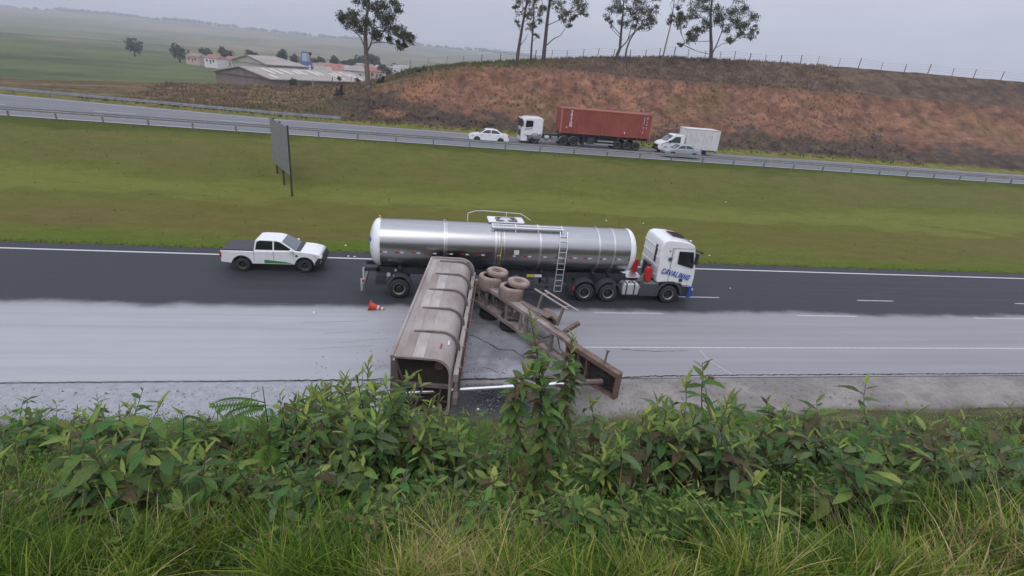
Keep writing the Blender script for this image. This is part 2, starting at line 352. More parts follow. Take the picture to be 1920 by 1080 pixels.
# soil and hill: colour attribute carries the soil zones, noise breaks it up
def soil_mat(name, lo, hi, fs, bs, bd, l2=.7, h2=1.25):
    m, t, b, k = nodes_mat(name)
    oc = N(t, 'ShaderNodeTexCoord').outputs['Object']; at_ = N(t, 'ShaderNodeVertexColor'); at_.layer_name = 'Col'
    a = noise_n(t, oc, fs, 7, None, .72); a2 = noise_n(t, oc, fs*4.5, 5, None, .7)
    v = N(t, 'ShaderNodeVectorMath', operation='SCALE'); k(at_.outputs[0], v.inputs[0])
    k(math_n(t, 'MULTIPLY', rng(t, a, .3, .7, lo, hi), rng(t, a2, .3, .7, l2, h2)), v.inputs['Scale'])
    k(v.outputs[0], b.inputs['Base Color']); b.inputs['Roughness'].default_value = .95; b.inputs['Specular IOR Level'].default_value = .06
    bump_n(t, b, a, bs, bd); return m
M['hill'] = soil_mat('hillside_soil', .55, 1.4, 0.8, .9, .5)
M['slope'] = soil_mat('embankment_soil', .8, 1.15, 3.0, .5, .05, .85, 1.12)
M['valley'] = soil_mat('valley_fields', .75, 1.2, 0.012, .1, 1)

def fbm(x, y, s, o=4):
    return noise.fractal(Vector((x*s, y*s, 3.7)), 1.0, 2.0, o)
def lerp(a, b, t_): return a + (b-a)*t_
def mixv(a, b, t_): return tuple(lerp(p, q, t_) for p, q in zip(a, b))
def ss(a, b, x):
    t_ = min(1, max(0, (x-a)/(b-a))); return t_*t_*(3-2*t_)
def pl(x, tab):
    if x <= tab[0][0]: return tab[0][1]
    for (a, p), (b_, q) in zip(tab, tab[1:]):
        if x <= b_: return lerp(p, q, (x-a)/(b_-a))
    return tab[-1][1]

def grid(name, xs, ys, hf, cf, mt, kind='structure'):
    vs = [(x, y, hf(x, y)) for y in ys for x in xs]; nx = len(xs)
    fs = [(j*nx+i, j*nx+i+1, (j+1)*nx+i+1, (j+1)*nx+i) for j in range(len(ys)-1) for i in range(nx-1)]
    me = bpy.data.meshes.new(name); me.from_pydata(vs, [], fs); me.materials.append(mt)
    me.polygons.foreach_set('use_smooth', [True]*len(me.polygons))
    if cf:
        ca = me.color_attributes.new('Col', 'FLOAT_COLOR', 'POINT')
        fl = []
        for v in vs: fl += [*cf(*v), 1.0]
        ca.data.foreach_set('color', fl)
    return link(name, me, kind=kind)
def steps(*segs):
    out = []
    for a, b_, st in segs:
        n = max(1, round((b_-a)/st)); out += [a+(b_-a)*i/n for i in range(n)]
    out.append(segs[-1][1]); return out

# ------------------------------------------------------------------ the setting
FARZ = 3.7
def emb_h(x, y):
    e = 15.4 + 0.5*fbm(x+9, 1.0, 0.25)
    if y > 18.05: return -0.03
    if y >= e: return -0.03 + 0.07*ss(18.05, 17.4, y) + 0.05*fbm(x, y, 0.9)*ss(18.0, 17.0, y)
    z = (e-y)*0.635
    if z > 9.6: z = 9.6 + (z-9.6)*0.06
    return 0.04 + z + 0.22*fbm(x, y, 0.45)*min(1, (e-y)/1.5)
def emb_c(x, y, z):
    n = fbm(x+4, y, 0.8); d = fbm(x-7, y+3, 0.35)
    c = mixv((0.075, 0.07, 0.04), (0.14, 0.125, 0.06), ss(-.4, .5, n))
    if y > 15.2:
        gravel = mixv((0.22, 0.2, 0.185), (0.29, 0.265, 0.245), ss(-.3, .4, n))
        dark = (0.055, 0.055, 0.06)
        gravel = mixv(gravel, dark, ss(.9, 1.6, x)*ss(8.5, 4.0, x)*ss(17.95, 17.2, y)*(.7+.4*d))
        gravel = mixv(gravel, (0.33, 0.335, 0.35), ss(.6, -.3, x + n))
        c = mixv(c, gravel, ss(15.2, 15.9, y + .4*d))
    return c
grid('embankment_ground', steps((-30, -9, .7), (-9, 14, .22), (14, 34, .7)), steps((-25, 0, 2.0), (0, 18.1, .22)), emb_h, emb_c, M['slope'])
def plane(name, x0, x1, y0, y1, z, mt, t_=0.0):
    b_ = MB()
    nx = max(1, int((x1-x0)/10)); 
    vs = [(x0+(x1-x0)*i/nx, y, z) for y in (y0, y1) for i in range(nx+1)]
    b_.add(vs, [(i, i+1, nx+2+i, nx+1+i) for i in range(nx)])
    return b_.build(name, mt, kind='structure', fix=False)
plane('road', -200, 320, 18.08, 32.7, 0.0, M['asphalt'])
# painted lines, 4 mm proud
def stripe(name, x0, x1, y, wd, z, mt, slope=0.0):
    b_ = MB().add([(x0, y-wd/2, z), (x1, y-wd/2+slope*(x1-x0), z), (x1, y+wd/2+slope*(x1-x0), z), (x0, y+wd/2, z)], [(0, 1, 2, 3)])
    return b_.build(name, mt, kind='structure', fix=False)
stripe('edge_line', -200, 320, 31.6, .16, .004, M['paint'])
stripe('edge_line', 7.0, 320, 20.69, .12, .004, M['paintdust'])
for i in range(-6, 20):
    x0 = 9.12 + 12*i
    if i < 0: continue
    stripe('lane_dash', x0, x0+3.9, 24.42, .13, .004, M['paintdust'])
for i in range(0, 20):
    x0 = 15.0 + 12*i
    stripe('lane_dash', x0, x0+2.6, 26.75, .11, .004, M['paintdust'])
# pavement joint, edge of the slab and cracks
def ribbon(name, pts, wd, z, mt, jit=0.0):
    b_ = MB(); vs = []; r = random.Random(len(pts)*7+int(pts[0][0]*10))
    P = []
    for a, c_ in zip(pts, pts[1:]):
        n = max(1, int(math.dist(a, c_)/.12))
        P += [(lerp(a[0], c_[0], i/n)+r.uniform(-jit, jit), lerp(a[1], c_[1], i/n)+r.uniform(-jit, jit)) for i in range(n)]
    P.append(pts[-1])
    for i, p in enumerate(P):
        q = P[min(i+1, len(P)-1)]; o_ = P[max(0, i-1)]
        dx, dy = q[0]-o_[0], q[1]-o_[1]; l = math.hypot(dx, dy) or 1
        ww = wd*r.uniform(.6, 1.3)/2
        vs += [(p[0]-dy/l*ww, p[1]+dx/l*ww, z), (p[0]+dy/l*ww, p[1]-dx/l*ww, z)]
    b_.add(vs, [(2*i, 2*i+1, 2*i+3, 2*i+2) for i in range(len(P)-1)])
    return b_.build(name, mt, kind='structure', fix=False)
ribbon('road_crack', [tuple(at(x, y, z=0)[:2]) for x, y in ((866, 624), (893, 632), (920, 646), (934, 655), (962, 657), (985, 672))], .05, .006, M['crack'], .035)
ribbon('road_crack', [tuple(at(x, y, z=0)[:2]) for x, y in ((905, 688), (925, 693), (935, 700))], .025, .006, M['crack'], .03)
ribbon('road_crack', [tuple(at(x, y, z=0)[:2]) for x, y in ((1165, 655), (1225, 659), (1290, 658))], .025, .006, M['crack'], .03)
ribbon('pavement_joint', [(-30, 18.12), (-4.5, 18.1)], .04, .007, M['powderjoint'], .03)
ribbon('pavement_joint', [(-4.5, 18.1), (-.8, 18.12)], .05, .007, M['crack'], .04)
ribbon('pavement_joint', [(-.8, 18.12), (8.4, 18.1), (9.5, 18.2), (14, 18.25), (40, 18.2)], .07, .007, M['crack'], .03)
ribbon('sealed_joint', [tuple(at(x, y, z=0)[:2]) for x, y in ((1313, 658), (1330, 676), (1372, 702))], .05, .007, M['paintdust'], .01)
# thin lines of powder drawn out on the left lane
for q, (x0, y0, x1, y1) in enumerate(((560, 606, 690, 601), (640, 642, 730, 634), (560, 655, 700, 648), (610, 625, 660, 622))):
    a, b_ = at(x0, y0, z=0), at(x1, y1, z=0)
    ribbon('powder_track', [(a.x, a.y), (b_.x, b_.y)], .04, .005, M['powder'], .015)

def med_h(x, y):
    return pl(y, ((32.6, -.02), (33.4, .03), (36, .18), (40, .5), (44, 1.0), (47, 1.75), (50, 2.7), (53, 3.45), (54.6, FARZ-.05), (55.5, FARZ-.03))) + .06*fbm(x, y, .25)*min(1, (y-32.6)/2)*min(1, max(0, 55-y))
grid('median_ground', steps((-200, -40, 8), (-40, 90, 1.0), (90, 320, 8)), steps((32.6, 33.4, .4), (33.4, 55.5, .5)), med_h, None, M['turf'])
FE = ((-200, 92), (-60, 74), (-16, 67.2), (5, 66.6), (40, 65.0), (320, 60))      # far edge of the upper road bends away on the left
xs = steps((-200, -20, 6), (-20, 60, 4), (60, 320, 10))
b_ = MB(); nx = len(xs)
b_.add([(x, 55.3, FARZ) for x in xs] + [(x, pl(x, FE), FARZ) for x in xs], [(i, i+1, nx+i+1, nx+i) for i in range(nx-1)])
b_.build('upper_road', M['asphaltfar'], kind='structure', fix=False)
stripe('edge_line', -200, 320, 55.62, .18, FARZ+.004, M['paint'])
for x0, x1 in zip(xs, xs[1:]):
    if -120 < x0 < 120:
        y0, y1 = pl(x0, FE)-.9, pl(x1, FE)-.9
        MB().add([(x0, y0-.08, FARZ+.004), (x1, y1-.08, FARZ+.004), (x1, y1+.08, FARZ+.004), (x0, y0+.08, FARZ+.004)], [(0, 1, 2, 3)]).build('edge_line', M['paint'], kind='structure', fix=False)
for i in range(-6, 10): stripe('lane_dash', 3+12*i, 7+12*i, 61.9 - .02*(12*i), .13, FARZ+.004, M['paint'])
for i in range(-6, 10): stripe('lane_dash', -2+12*i, 2+12*i, 58.6, .13, FARZ+.004, M['paint'])

# hillside beyond the upper road
ZC = ((-200, 2.0), (-40, 3.2), (-19, 3.9), (-14.2, 4.75), (-10.6, 6.1), (-7, 7.2), (-4, 8.0), (.4, 9.55), (6.3, 11.0), (12.5, 11.35), (15.6, 11.7), (22.7, 11.8), (32, 11.6), (40, 11.8), (48, 11.95), (70, 12.2), (100, 12.6), (160, 11), (320, 8))
ZT = ((-200, 1.0), (-62, 3.0), (-40, 4.4), (-22, 5.3), (-16, 5.9), (-13, 6.35), (-8, 7.55), (-4.7, 8.65), (-3, 9.5), (.4, 10.25), (7.3, 11.45), (14.3, 12.45), (26, 13.85), (31.6, 14.4), (41, 15.3), (55, 15.9), (77, 16.6), (114, 17.2), (160, 15), (320, 9))
def hill_h(x, y):
    fe = pl(x, FE); foot = FARZ + .0
    zc, zt = pl(x, ZC), pl(x, ZT)
    yf = fe + 2.0
    if y < fe: return foot-.04
    if y < yf: return foot-.04 + .14*ss(fe, fe+.6, y)
    yc = max(82, yf+7)
    yt = max(95, yc+9); us = ss(14, 24, x)
    yt = lerp(yt, 90.5, us)
    if y < yc:
        t_ = (y-yf)/(yc-yf); z = lerp(foot+.1, zc, t_*(1-.25*math.sin(math.pi*t_)) if zc > foot else t_)
        rough = min(1, 4*t_)*min(1, 5*(1-t_))
        z += (.38*fbm(x, y, .22) + .26*fbm(x*1.2, y*.6, .7) - .5*max(0, .35-abs(fbm(x+50, y*.16+.2*x, .55, 3))*2.2))*rough*min(1, max(0.15, (zc-foot)/4))
    elif y < yt:
        t_ = (y-yc)/(yt-yc); tb = t_ if us < .5 else (t_*.35 if t_ < .25 else .0875+(t_-.25)/.75*.9125)
        z = lerp(zc, zt, tb) + .14*fbm(x, y, .5)*min(1, 4*t_)*(1-t_)
    else:
        d = y-yt; z = lerp(zt, -6.5, ss(3, 75, d)) + (.12*fbm(x, y, .3))
        z = min(z, zt+.1)
    return z
GREEN, DRYG, REDS, ORNG, BURN, STRAW = (0.095, 0.105, 0.028), (0.165, 0.12, 0.058), (0.225, 0.112, 0.072), (0.37, 0.18, 0.105), (0.075, 0.055, 0.046), (0.27, 0.21, 0.12)
def hill_c(x, y, z):
    fe = pl(x, FE); n = fbm(x, y, .12); n2 = fbm(x+31, y*1.3, .45); n3 = fbm(x-11, y*1.2, 1.0)
    t_ = (y-fe-2)/(82-fe-2)
    red = mixv(REDS, (0.265, 0.148, 0.098), ss(-.4, .4, n2))
    red = mixv(red, ORNG, ss(.22, .55, n2 + .5*n3)*.75)
    red = mixv(red, BURN, ss(.1, .5, n3 - .3*n2)*.55)
    red = mixv(red, DRYG, ss(.0, .5, n)*.45)
    burn = mixv(BURN, (0.10, 0.075, 0.06), ss(-.3, .4, n2)); burn = mixv(burn, DRYG, ss(.15, .55, n3)*.5)
    red = mixv(red, (0.12, 0.07, 0.05), max(0, .5-abs(fbm(x+50, y*.16+.2*x, .55, 3))*4.0)*.9)
    # burnt belt: low on the left, thin along the foot on the right
    lim = pl(x, ((-30, 1.2), (-12, 1.1), (-6, .82), (0, .5), (8, .3), (20, .2), (30, .18), (40, .3), (60, .35))) + .3*n2
    c = mixv(red, burn, ss(lim+.12, lim-.12, t_))
    # two scars of bare orange earth on the left
    for sx_, sy_, r_ in ((-3.5, 72.5, 1.7), (-5.4, 73.2, 1.2), (-1.5, 78.5, 1.8), (1.2, 79.5, 2.2)):
        dd = math.hypot((x-sx_), (y-sy_)*.8)+.5*n3
        c = mixv(c, ORNG, ss(r_, r_*.4, dd)*.7)
    lft = ss(-6, -16, x); c = mixv(c, mixv(DRYG, (0.085, 0.082, 0.035), ss(-.3, .3, n2)), lft*.9)
    if y > 81:
        top = mixv(DRYG, (0.1, 0.075, 0.05), ss(-.2, .4, n2))
        g = ss(-9, -1, x)*ss(24, 12, x); top = mixv(top, GREEN, g*ss(84, 88, y+1.5*n2))
        rb = mixv((0.095, 0.068, 0.052), (0.15, 0.105, 0.075), ss(-.3, .4, n2)); top = mixv(top, rb, ss(17, 25, x))
        c = mixv(c, top, ss(81, 83, y))
        path = ss(1.0, .2, abs(y-83.2-.8*n))*ss(20, 10, x)
        c = mixv(c, STRAW, path*.55)
        path = ss(.9, .2, abs(y-91-.8*n))*ss(8, -2, x)
        c = mixv(c, STRAW, path*.5)
    if y < fe+2.6: c = mixv(c, mixv((0.16, 0.165, 0.04), (0.2, 0.18, 0.06), ss(-.3, .3, n2)), ss(fe+2.9, fe+2.0, y+.4*n3))
    return c
grid('hillside', steps((-200, -40, 6), (-40, 70, .5), (70, 130, 1.5), (130, 320, 10)), steps((60, 66, 3), (66, 98, .42), (98, 180, 4)), hill_h, hill_c, M['hill'])

def val_h(x, y):
    d = max(0, y-130)
    base = -9 if y < 70 else lerp(-9, -4.0, ss(100, 170, y))
    hl = 62 + 16*fbm(x, 10, .0011, 3) + 8*fbm(x, 77, .006, 3)
    z = base + (hl+4)*ss(700, 2700, y + .12*x)*(.75+.25*ss(1500, 3000, y)) + 4*fbm(x, y, .004)*ss(300, 900, y)
    if x > 200: z -= 0
    return z
def val_c(x, y, z):
    n = fbm(x, y, .0035); n2 = fbm(x+90, y, .012)
    c = mixv((0.10, 0.12, 0.045), (0.19, 0.165, 0.085), ss(-.25, .35, n))
    c = mixv(c, (0.045, 0.062, 0.03), ss(.22, .4, n2)*.8)
    c = mixv(c, (0.26, 0.18, 0.12), ss(.45, .6, -n2)*.6)
    return c
grid('ground', steps((-4000, -600, 160), (-600, 600, 40), (600, 4000, 160)), steps((-350, 0, 70), (0, 700, 35), (700, 3600, 75)), val_h, val_c, M['valley'])
# woods along the far ridge, one mass each way
b_ = MB(); r = random.Random(5)
for i in range(2600):
    x = r.uniform(-2300, 1500); y = 2620 + r.uniform(-160, 160) - .12*x
    if fbm(x, 5, .004) < .0 and r.random() < .8: continue
    z = val_h(x, y); h = r.uniform(6, 15); w_ = h*r.uniform(.6, 1.5)
    p = [(x + w_*math.cos(a)*r.uniform(.7, 1.2), y + w_*math.sin(a), z + h*.55) for a in (0, 1.05, 2.1, 3.14, 4.2, 5.2)]
    b_.add([(x, y, z-2)] + p + [(x+r.uniform(-3, 3), y, z+h)], [(0, j % 6+1, j+1) for j in range(1, 7) if 0] + [(j, j % 6+1, 7) for j in range(1, 7)] + [(j % 6+1, j, 0) for j in range(1, 7)])
o = b_.build('ridge_woods', M['forest'], kind='stuff'); o['label'] = 'hazy dark woods along the far ridge'

# the air
if True:
    b_ = MB().box((0, 1600, 42), (9000, 4600, 106))
    hz = bpy.data.materials.new('air'); hz.use_nodes = True; t = hz.node_tree; t.nodes.clear()
    pv = t.nodes.new('ShaderNodeVolumePrincipled'); pv.inputs['Color'].default_value = (0.93, 0.95, 1.0, 1); pv.inputs['Density'].default_value = 0.00042; pv.inputs['Anisotropy'].default_value = 0.0
    t.links.new(pv.outputs[0], t.nodes.new('ShaderNodeOutputMaterial').inputs['Volume'])
    o = b_.build('haze', hz, kind='stuff'); o['label'] = 'pale morning haze filling the valley air'

# ------------------------------------------------------------------ wheels and lettering
_cache = {}
RZ90 = Matrix.Rotation(R(90), 4, 'Z')
def wheel(parent, c, r, wd, side=-1, tm='rubber', rm='rim', name='wheel', dual=False, M0=None, hub=True):
    """axle along local Y, outer face towards side*Y"""
    key = (r, wd, tm, rm, dual)
    if key not in _cache:
        ir = r*.57; h = wd/2
        b_ = MB()
        for off in ((0,) if not dual else (0, wd*1.12)):
            prof = [(ir, -h*.82), (ir*1.1, -h), (r*.9, -h), (r*.97, -h*.85), (r, -h*.6), (r, -h*.1), (r*.985, -h*.06), (r*.985, h*.06), (r, h*.1), (r, h*.6), (r*.97, h*.85), (r*.9, h), (ir*1.1, h), (ir, h*.82)]
            b_.lathe([(q, a-off) for q, a in prof], 32, None, closed=True)
        tyre = b_.mesh('tyre', M[tm], 40)
        b_ = MB()
        b_.lathe([(ir*1.03, h*.88), (ir*.97, h*.9), (ir*.86, h*.6)], 28); b_.m = 1
        b_.lathe([(ir*.86, h*.6), (ir*.82, -h*.1), (ir*.6, -h*.25), (ir*.5, -h*.1)], 28)
        b_.lathe([(ir*.5, -h*.1), (ir*.44, h*.2), (ir*.28, h*.32), (.001, h*.33)], 20)
        b_.lathe([(ir*1.03, -h*.88), (ir*.4, -h*.6), (.001, -h*.6)], 20)
        for q in range(10):
            a = q*math.pi/5; p = Vector((0, math.cos(a), math.sin(a)))
            b_.tube([p*ir*.7 + Vector((h*.0, 0, 0)), p*ir*.7 + Vector((h*.22, 0, 0))], ir*.055, 6)
        rimm = b_.mesh('rim', [M[rm], M['hubdark'] if rm == 'rim' else M['black'] if rm == 'rimdark' else M['dumpdark']], 40)
        _cache[key] = (tyre, rimm)
    tyre, rimm = _cache[key]
    mt = (M0 or Matrix.Translation(c)) @ Matrix.Rotation(R(90)*side, 4, 'Z')
    o = link(name, tyre, parent, M=mt)
    ri = link('rim', rimm, o)
    return o

def text_mesh(s, size, mt, ext=.004, bold=.0, spacing=1.0, shear=0.0):
    cu = bpy.data.curves.new('lettering', 'FONT'); cu.body = s; cu.size = size; cu.extrude = ext; cu.offset = bold
    cu.align_x = 'CENTER'; cu.align_y = 'CENTER'; cu.space_character = spacing; cu.shear = shear; cu.resolution_u = 3
    o = bpy.data.objects.new('lettering', cu); col.objects.link(o)
    dg = bpy.context.evaluated_depsgraph_get(); me = bpy.data.meshes.new_from_object(o.evaluated_get(dg))
    bpy.data.objects.remove(o); bpy.data.curves.remove(cu)
    me.materials.clear(); me.materials.append(mt); return me
# lettering plane facing -Y: text x -> +X, text y -> +Z
FACE = Matrix(((1, 0, 0, 0), (0, 0, -1, 0), (0, 1, 0, 0), (0, 0, 0, 1)))

# ------------------------------------------------------------------ tanker lorry
TX, TY = 6.0, 27.05
T = thing('tanker_truck', (TX, TY, 0), 'long polished steel tanker lorry with white cab lettered CAVALINHO driving on the dark lanes', 'tanker truck')
def tx(x): return x-TX
TR, TZ = 1.2, 2.66
b_ = MB(); b_.lathe([(TR, tx(-2.12)), (TR, tx(1.2)), (TR, tx(4.0)), (TR, tx(7.0)), (TR, tx(11.34))], 72, Matrix.Translation((0, 0, TZ)))
shell = b_.build('tank', M['steel'], T, 40, fix=False)
for x in (1.22, 1.34, 3.86, 4.02, 4.3, 6.22, 9.45, 10.3):
    wdt = .02 if x in (1.34, 4.02, 4.3) else .045
    MB().lathe([(TR-.01, -wdt), (TR+.018, -wdt), (TR+.018, wdt), (TR-.01, wdt)], 64, Matrix.Translation((tx(x), 0, TZ))).build('tank_band', M['bandsteel'], T, 30)
for sgn, x, lab in ((-1, -2.12, 'white domed rear end with blue lettering'), (1, 11.34, 'white domed front end')):
    prof = [(TR+.012, -.14*1), (TR+.02, 0)] + [(TR*math.cos(a), .44*math.sin(a)) for a in [R(q) for q in range(12, 86, 9)]] + [(.001, .44)]
    e_ = MB().lathe([(r_, sgn*a_) for r_, a_ in prof], 64, Matrix.Translation((tx(x), 0, TZ))).build('tank_end', M['white'], T, 50, label=lab)
    if sgn < 0:
        for s_, sz, zz, d in (('CAVALINHO', .3, .32, .35), ('CAVALINHO', .22, .0, .385)):
            me = text_mesh(s_, sz, M['blue'], .012, .006)
            Mt = Matrix.Translation((tx(x)-.425, 0, TZ+zz)) @ Matrix.Rotation(R(-90), 4, 'Z') @ FACE
            for v in me.vertices:     # lay the letters on the dome
                q = Mt @ v.co; rr = min(.97, math.hypot(q.y, q.z-TZ)/TR); v.co = Vector((tx(x)-.44*math.sqrt(1-rr*rr)-.012-(v.co.z), q.y, q.z))
            link('lettering', me, e_)
# red and white tape along the flank
ang = math.asin(-.13)
tapes = {}
for q in range(17):
    x = -1.95 + q*.82
    for mt, dx, ln, nm in (('redtape', 0, .2, 'red_tape'), ('whitetape', .24, .17, 'white_tape')):
        if nm not in tapes: tapes[nm] = MB().box((0, 0, 0), (ln, .012, .07)).mesh(nm, M[mt])
        link(nm, tapes[nm], T, M=Matrix.Translation((tx(x+dx), -TR*math.cos(ang)-.004, TZ+TR*math.sin(ang))) @ Matrix.Rotation(-ang, 4, 'X'))
MB().box((tx(4.95), -TR*math.cos(.03)-.005, TZ+.05), (.26, .012, .24)).build('marking_plate', M['whitetape'], T)
MB().tube([(tx(4.13), -TR*math.sin(a)-.015*math.sin(a), TZ+(TR+.015)*math.cos(a)) for a in [R(q) for q in range(35, 150, 8)]], .018, 6).build('hose', M['yellow'], T, 60)
# top walkway, manhole frame, rails
b_ = MB(); b_.box((tx(4.5), .1, 3.93), (1.9, .09, .05)); b_.box((tx(4.5), .95, 3.97), (1.9, .1, .05)); b_.box((tx(3.75), .52, 3.95), (.42, .85, .05)); b_.box((tx(5.3), .52, 3.95), (.36, .85, .05))
b_.build('walkway_platform', M['white'], T, bevel=.01)
hatch = MB().lathe([(.34, 0), (.34, .12), (.28, .17), (.001, .19)], 24, Matrix.Translation((tx(4.5), .5, 3.86)) @ Matrix.Rotation(R(-90), 4, 'Y')).build('manhole_lid', M['alu'], T, 40)
b_ = MB(); b_.box((tx(4.5), .23, 3.97), (1.0, .05, .12)); b_.box((tx(4.5), .80, 3.97), (1.0, .05, .12)); b_.box((tx(4.02), .52, 3.97), (.05, .55, .12)); b_.box((tx(5.0), .52, 3.97), (.05, .55, .12))
b_.build('manhole_frame', M['midgrey'], T)
b_ = MB(); b_.box((tx(5.55), -.52, 3.745), (3.7, .3, .03)); b_.box((tx(5.55), -.66, 3.62), (3.7, .025, .18)); b_.build('walkway_tread', M['midgrey'], T)
b_ = MB()
b_.tube([(tx(3.65), -.66, 3.86), (tx(7.5), -.66, 3.86)], .05, 8); b_.tube([(tx(3.65), -.3, 3.93), (tx(7.5), -.3, 3.88)], .035, 8)
for x in (3.7, 4.9, 6.1, 7.4): b_.tube([(tx(x), -.66, 3.62), (tx(x), -.66, 3.9), (tx(x), -.3, 3.95)], .03, 6)
b_.build('walkway_rail', M['white'], T, 60)
b_ = MB(); b_.tube([(tx(2.5), 1.0, 4.1), (tx(2.9), 1.0, 4.24), (tx(3.4), 1.0, 4.27), (tx(5.4), 1.0, 4.2), (tx(5.9), .7, 3.95)], .022, 6); b_.tube([(tx(2.5), 1.0, 4.1), (tx(2.5), .9, 3.7)], .022, 6); b_.tube([(tx(4.6), 1.0, 4.23), (tx(4.6), 1.0, 3.75)], .022, 6)
b_.build('hand_rail', M['whitedirty'], T, 60)
MB().tube([(tx(-2.02), .0, 3.84), (tx(-2.0), 0, 4.0), (tx(-2.1), 0, 4.04)], .03, 6).build('lifting_eye', M['yellow'], T, 60)
MB().tube([(tx(1.23), .0, 3.86), (tx(1.23), 0, 3.98)], .04, 8).build('lifting_eye', M['alu'], T, 60)
MB().tube([(tx(9.4), .0, 3.86), (tx(9.4), 0, 3.96)], .04, 8).build('lifting_eye', M['alu'], T, 60)
# ladder
a0, a1 = Vector((tx(7.13), -1.42, .66)), Vector((tx(7.2), -1.27, 3.0)); a2 = Vector((tx(7.28), -.72, 3.78))
w_ = Vector((.4, 0, 0)); b_ = MB(); b_.tube([a0, a1, a2], .024, 6); b_.tube([a0+w_, a1+w_, a2+w_], .024, 6)
lad = b_.build('ladder', M['alu'], T, 60)
rung = MB().tube([(0, 0, 0), (.4, 0, 0)], .019, 6).mesh('rung', M['alu'], 60)
for q in range(11):
    t_ = q/7.6; p = a0.lerp(a1, t_) if t_ <= 1 else a1.lerp(a2, (q-7.6)/3.4)
    link('rung', rung, lad, loc=p)
# trailer chassis and running gear
b_ = MB()
for s in (-1, 1): b_.box((tx(4.6), s*.5, 1.27), (13.6, .1, .34))
for x in (-2, 0, 1.9, 3.8, 5.9, 8, 10): b_.box((tx(x), 0, 1.27), (.12, .9, .26))
for x in (-1, 1.5, 4, 6.5, 9.4, 10.3):
    for s in (-1, 1): b_.box((tx(x), s*.55, 1.5), (.16, .5, .26), Matrix.Rotation(s*-.5, 4, 'X'))
b_.build('trailer_chassis', M['darkmetal'], T)
WH = (-1.02, 1.5, 4.0)
for x in WH:
    for s in (-1, 1): wheel(T, (tx(x), s*1.09, .53), .53, .36, s, 'rubber', 'rim')
def fender(parent, x, y0, y1, r, z0, mt, a0=8, a1=172, th=.03, name='mudguard'):
    b_ = MB(); P = [(x+r*math.cos(R(a)), z0+r*math.sin(R(a))) for a in range(a0, a1+1, 12)]; Q = [(x+(r+th)*math.cos(R(a)), z0+(r+th)*math.sin(R(a))) for a in range(a1, a0-1, -12)]
    return b_.prism(P+Q, (y1-y0)/2, (y0+y1)/2).build(name, M[mt], parent, 60)
for x in WH:
    for s in (-1, 1): fender(T, tx(x), min(s*.72, s*1.27), max(s*.72, s*1.27), .66, .55, 'greyplastic')
b_ = MB()
for x in WH: b_.tube([(tx(x), -1.0, .53), (tx(x), 1.0, .53)], .08, 10); b_.box((tx(x), 0, .85), (.25, 1.1, .6))
b_.each('axle', M['darkmetal'], T, step=2)
b_ = MB(); b_.box((tx(-2.78), 0, .62), (.1, 2.4, .3)); b_.build('rear_bumper', M['galvdark'], T, bevel=.01)
b_ = MB(); b_.box((tx(-2.78), -1.2, 1.3), (.09, .06, .72)); b_.box((tx(-2.88), -1.23, .72), (.1, .05, .66)); b_.each('bumper_post', M['alu'], T, bevel=.008)
b_ = MB(); b_.box((tx(-2.4), -.5, 1.3), (.8, .1, .2)); b_.box((tx(-2.4), .5, 1.3), (.8, .1, .2)); b_.each('bumper_bracket', M['black'], T)
MB().box((tx(-2.79), -1.25, .93), (.12, .04, .13)).build('tail_lamp', M['redlamp'], T)
b_ = MB(); b_.box((tx(-1.95), -1.0, .95), (.5, .3, .5)); b_.box((tx(-1.95), -1.17, .95), (.56, .03, .03)); b_.box((tx(-1.95), -1.17, .7), (.56, .03, .03)); b_.build('valve_cabinet', M['darkmetal'], T)
b_ = MB(); b_.tube([(tx(-1.55), -1.05, 1.28), (tx(-1.55), -1.17, 1.28)], .1, 12); b_.tube([(tx(-1.2), -1.05, 1.5), (tx(-1.2), -1.12, 1.5)], .06, 10); b_.tube([(tx(-1.3), -1.05, 1.2), (tx(-1.3), -1.12, 1.2)], .04, 10); b_.each('outlet_cap', M['alu'], T, 60)
b_ = MB()
for z in (.62, .92): b_.box((tx(6.1), -1.2, z), (1.9, .04, .16))
b_.box((tx(5.6), -1.1, .95), (.9, .4, .5)); b_.box((tx(5.2), -1.15, .8), (.06, .1, .6)); b_.box((tx(7.0), -1.15, .8), (.06, .1, .6))
b_.build('side_guard', M['greyplastic'], T, bevel=.01)
MB().box((tx(5.8), -1.22, 1.45), (.38, .02, .14)).build('number_plate', M['yellow'], T); MB().box((tx(6.22), -1.22, 1.45), (.4, .02, .14)).build('marking_plate', M['whitetape'], T)
MB().lathe([(.22, 0), (.22, .3), (.15, .33), (.06, .34)], 20, Matrix.Translation((tx(5.05), -1.0, 1.25)) @ Matrix.Rotation(R(-90), 4, 'Z')).build('air_tank', M['darkmetal'], T, 40)
b_ = MB(); b_.box((tx(6.85), -.85, .75), (.14, .14, 1.1)); b_.box((tx(6.85), .85, .75), (.14, .14, 1.1)); b_.beam((tx(6.85), -.85, .7), (tx(6.3), -.7, 1.3), .07, .07); b_.box((tx(6.85), -.85, .2), (.3, .25, .05)); b_.build('landing_gear', M['darkmetal'], T)
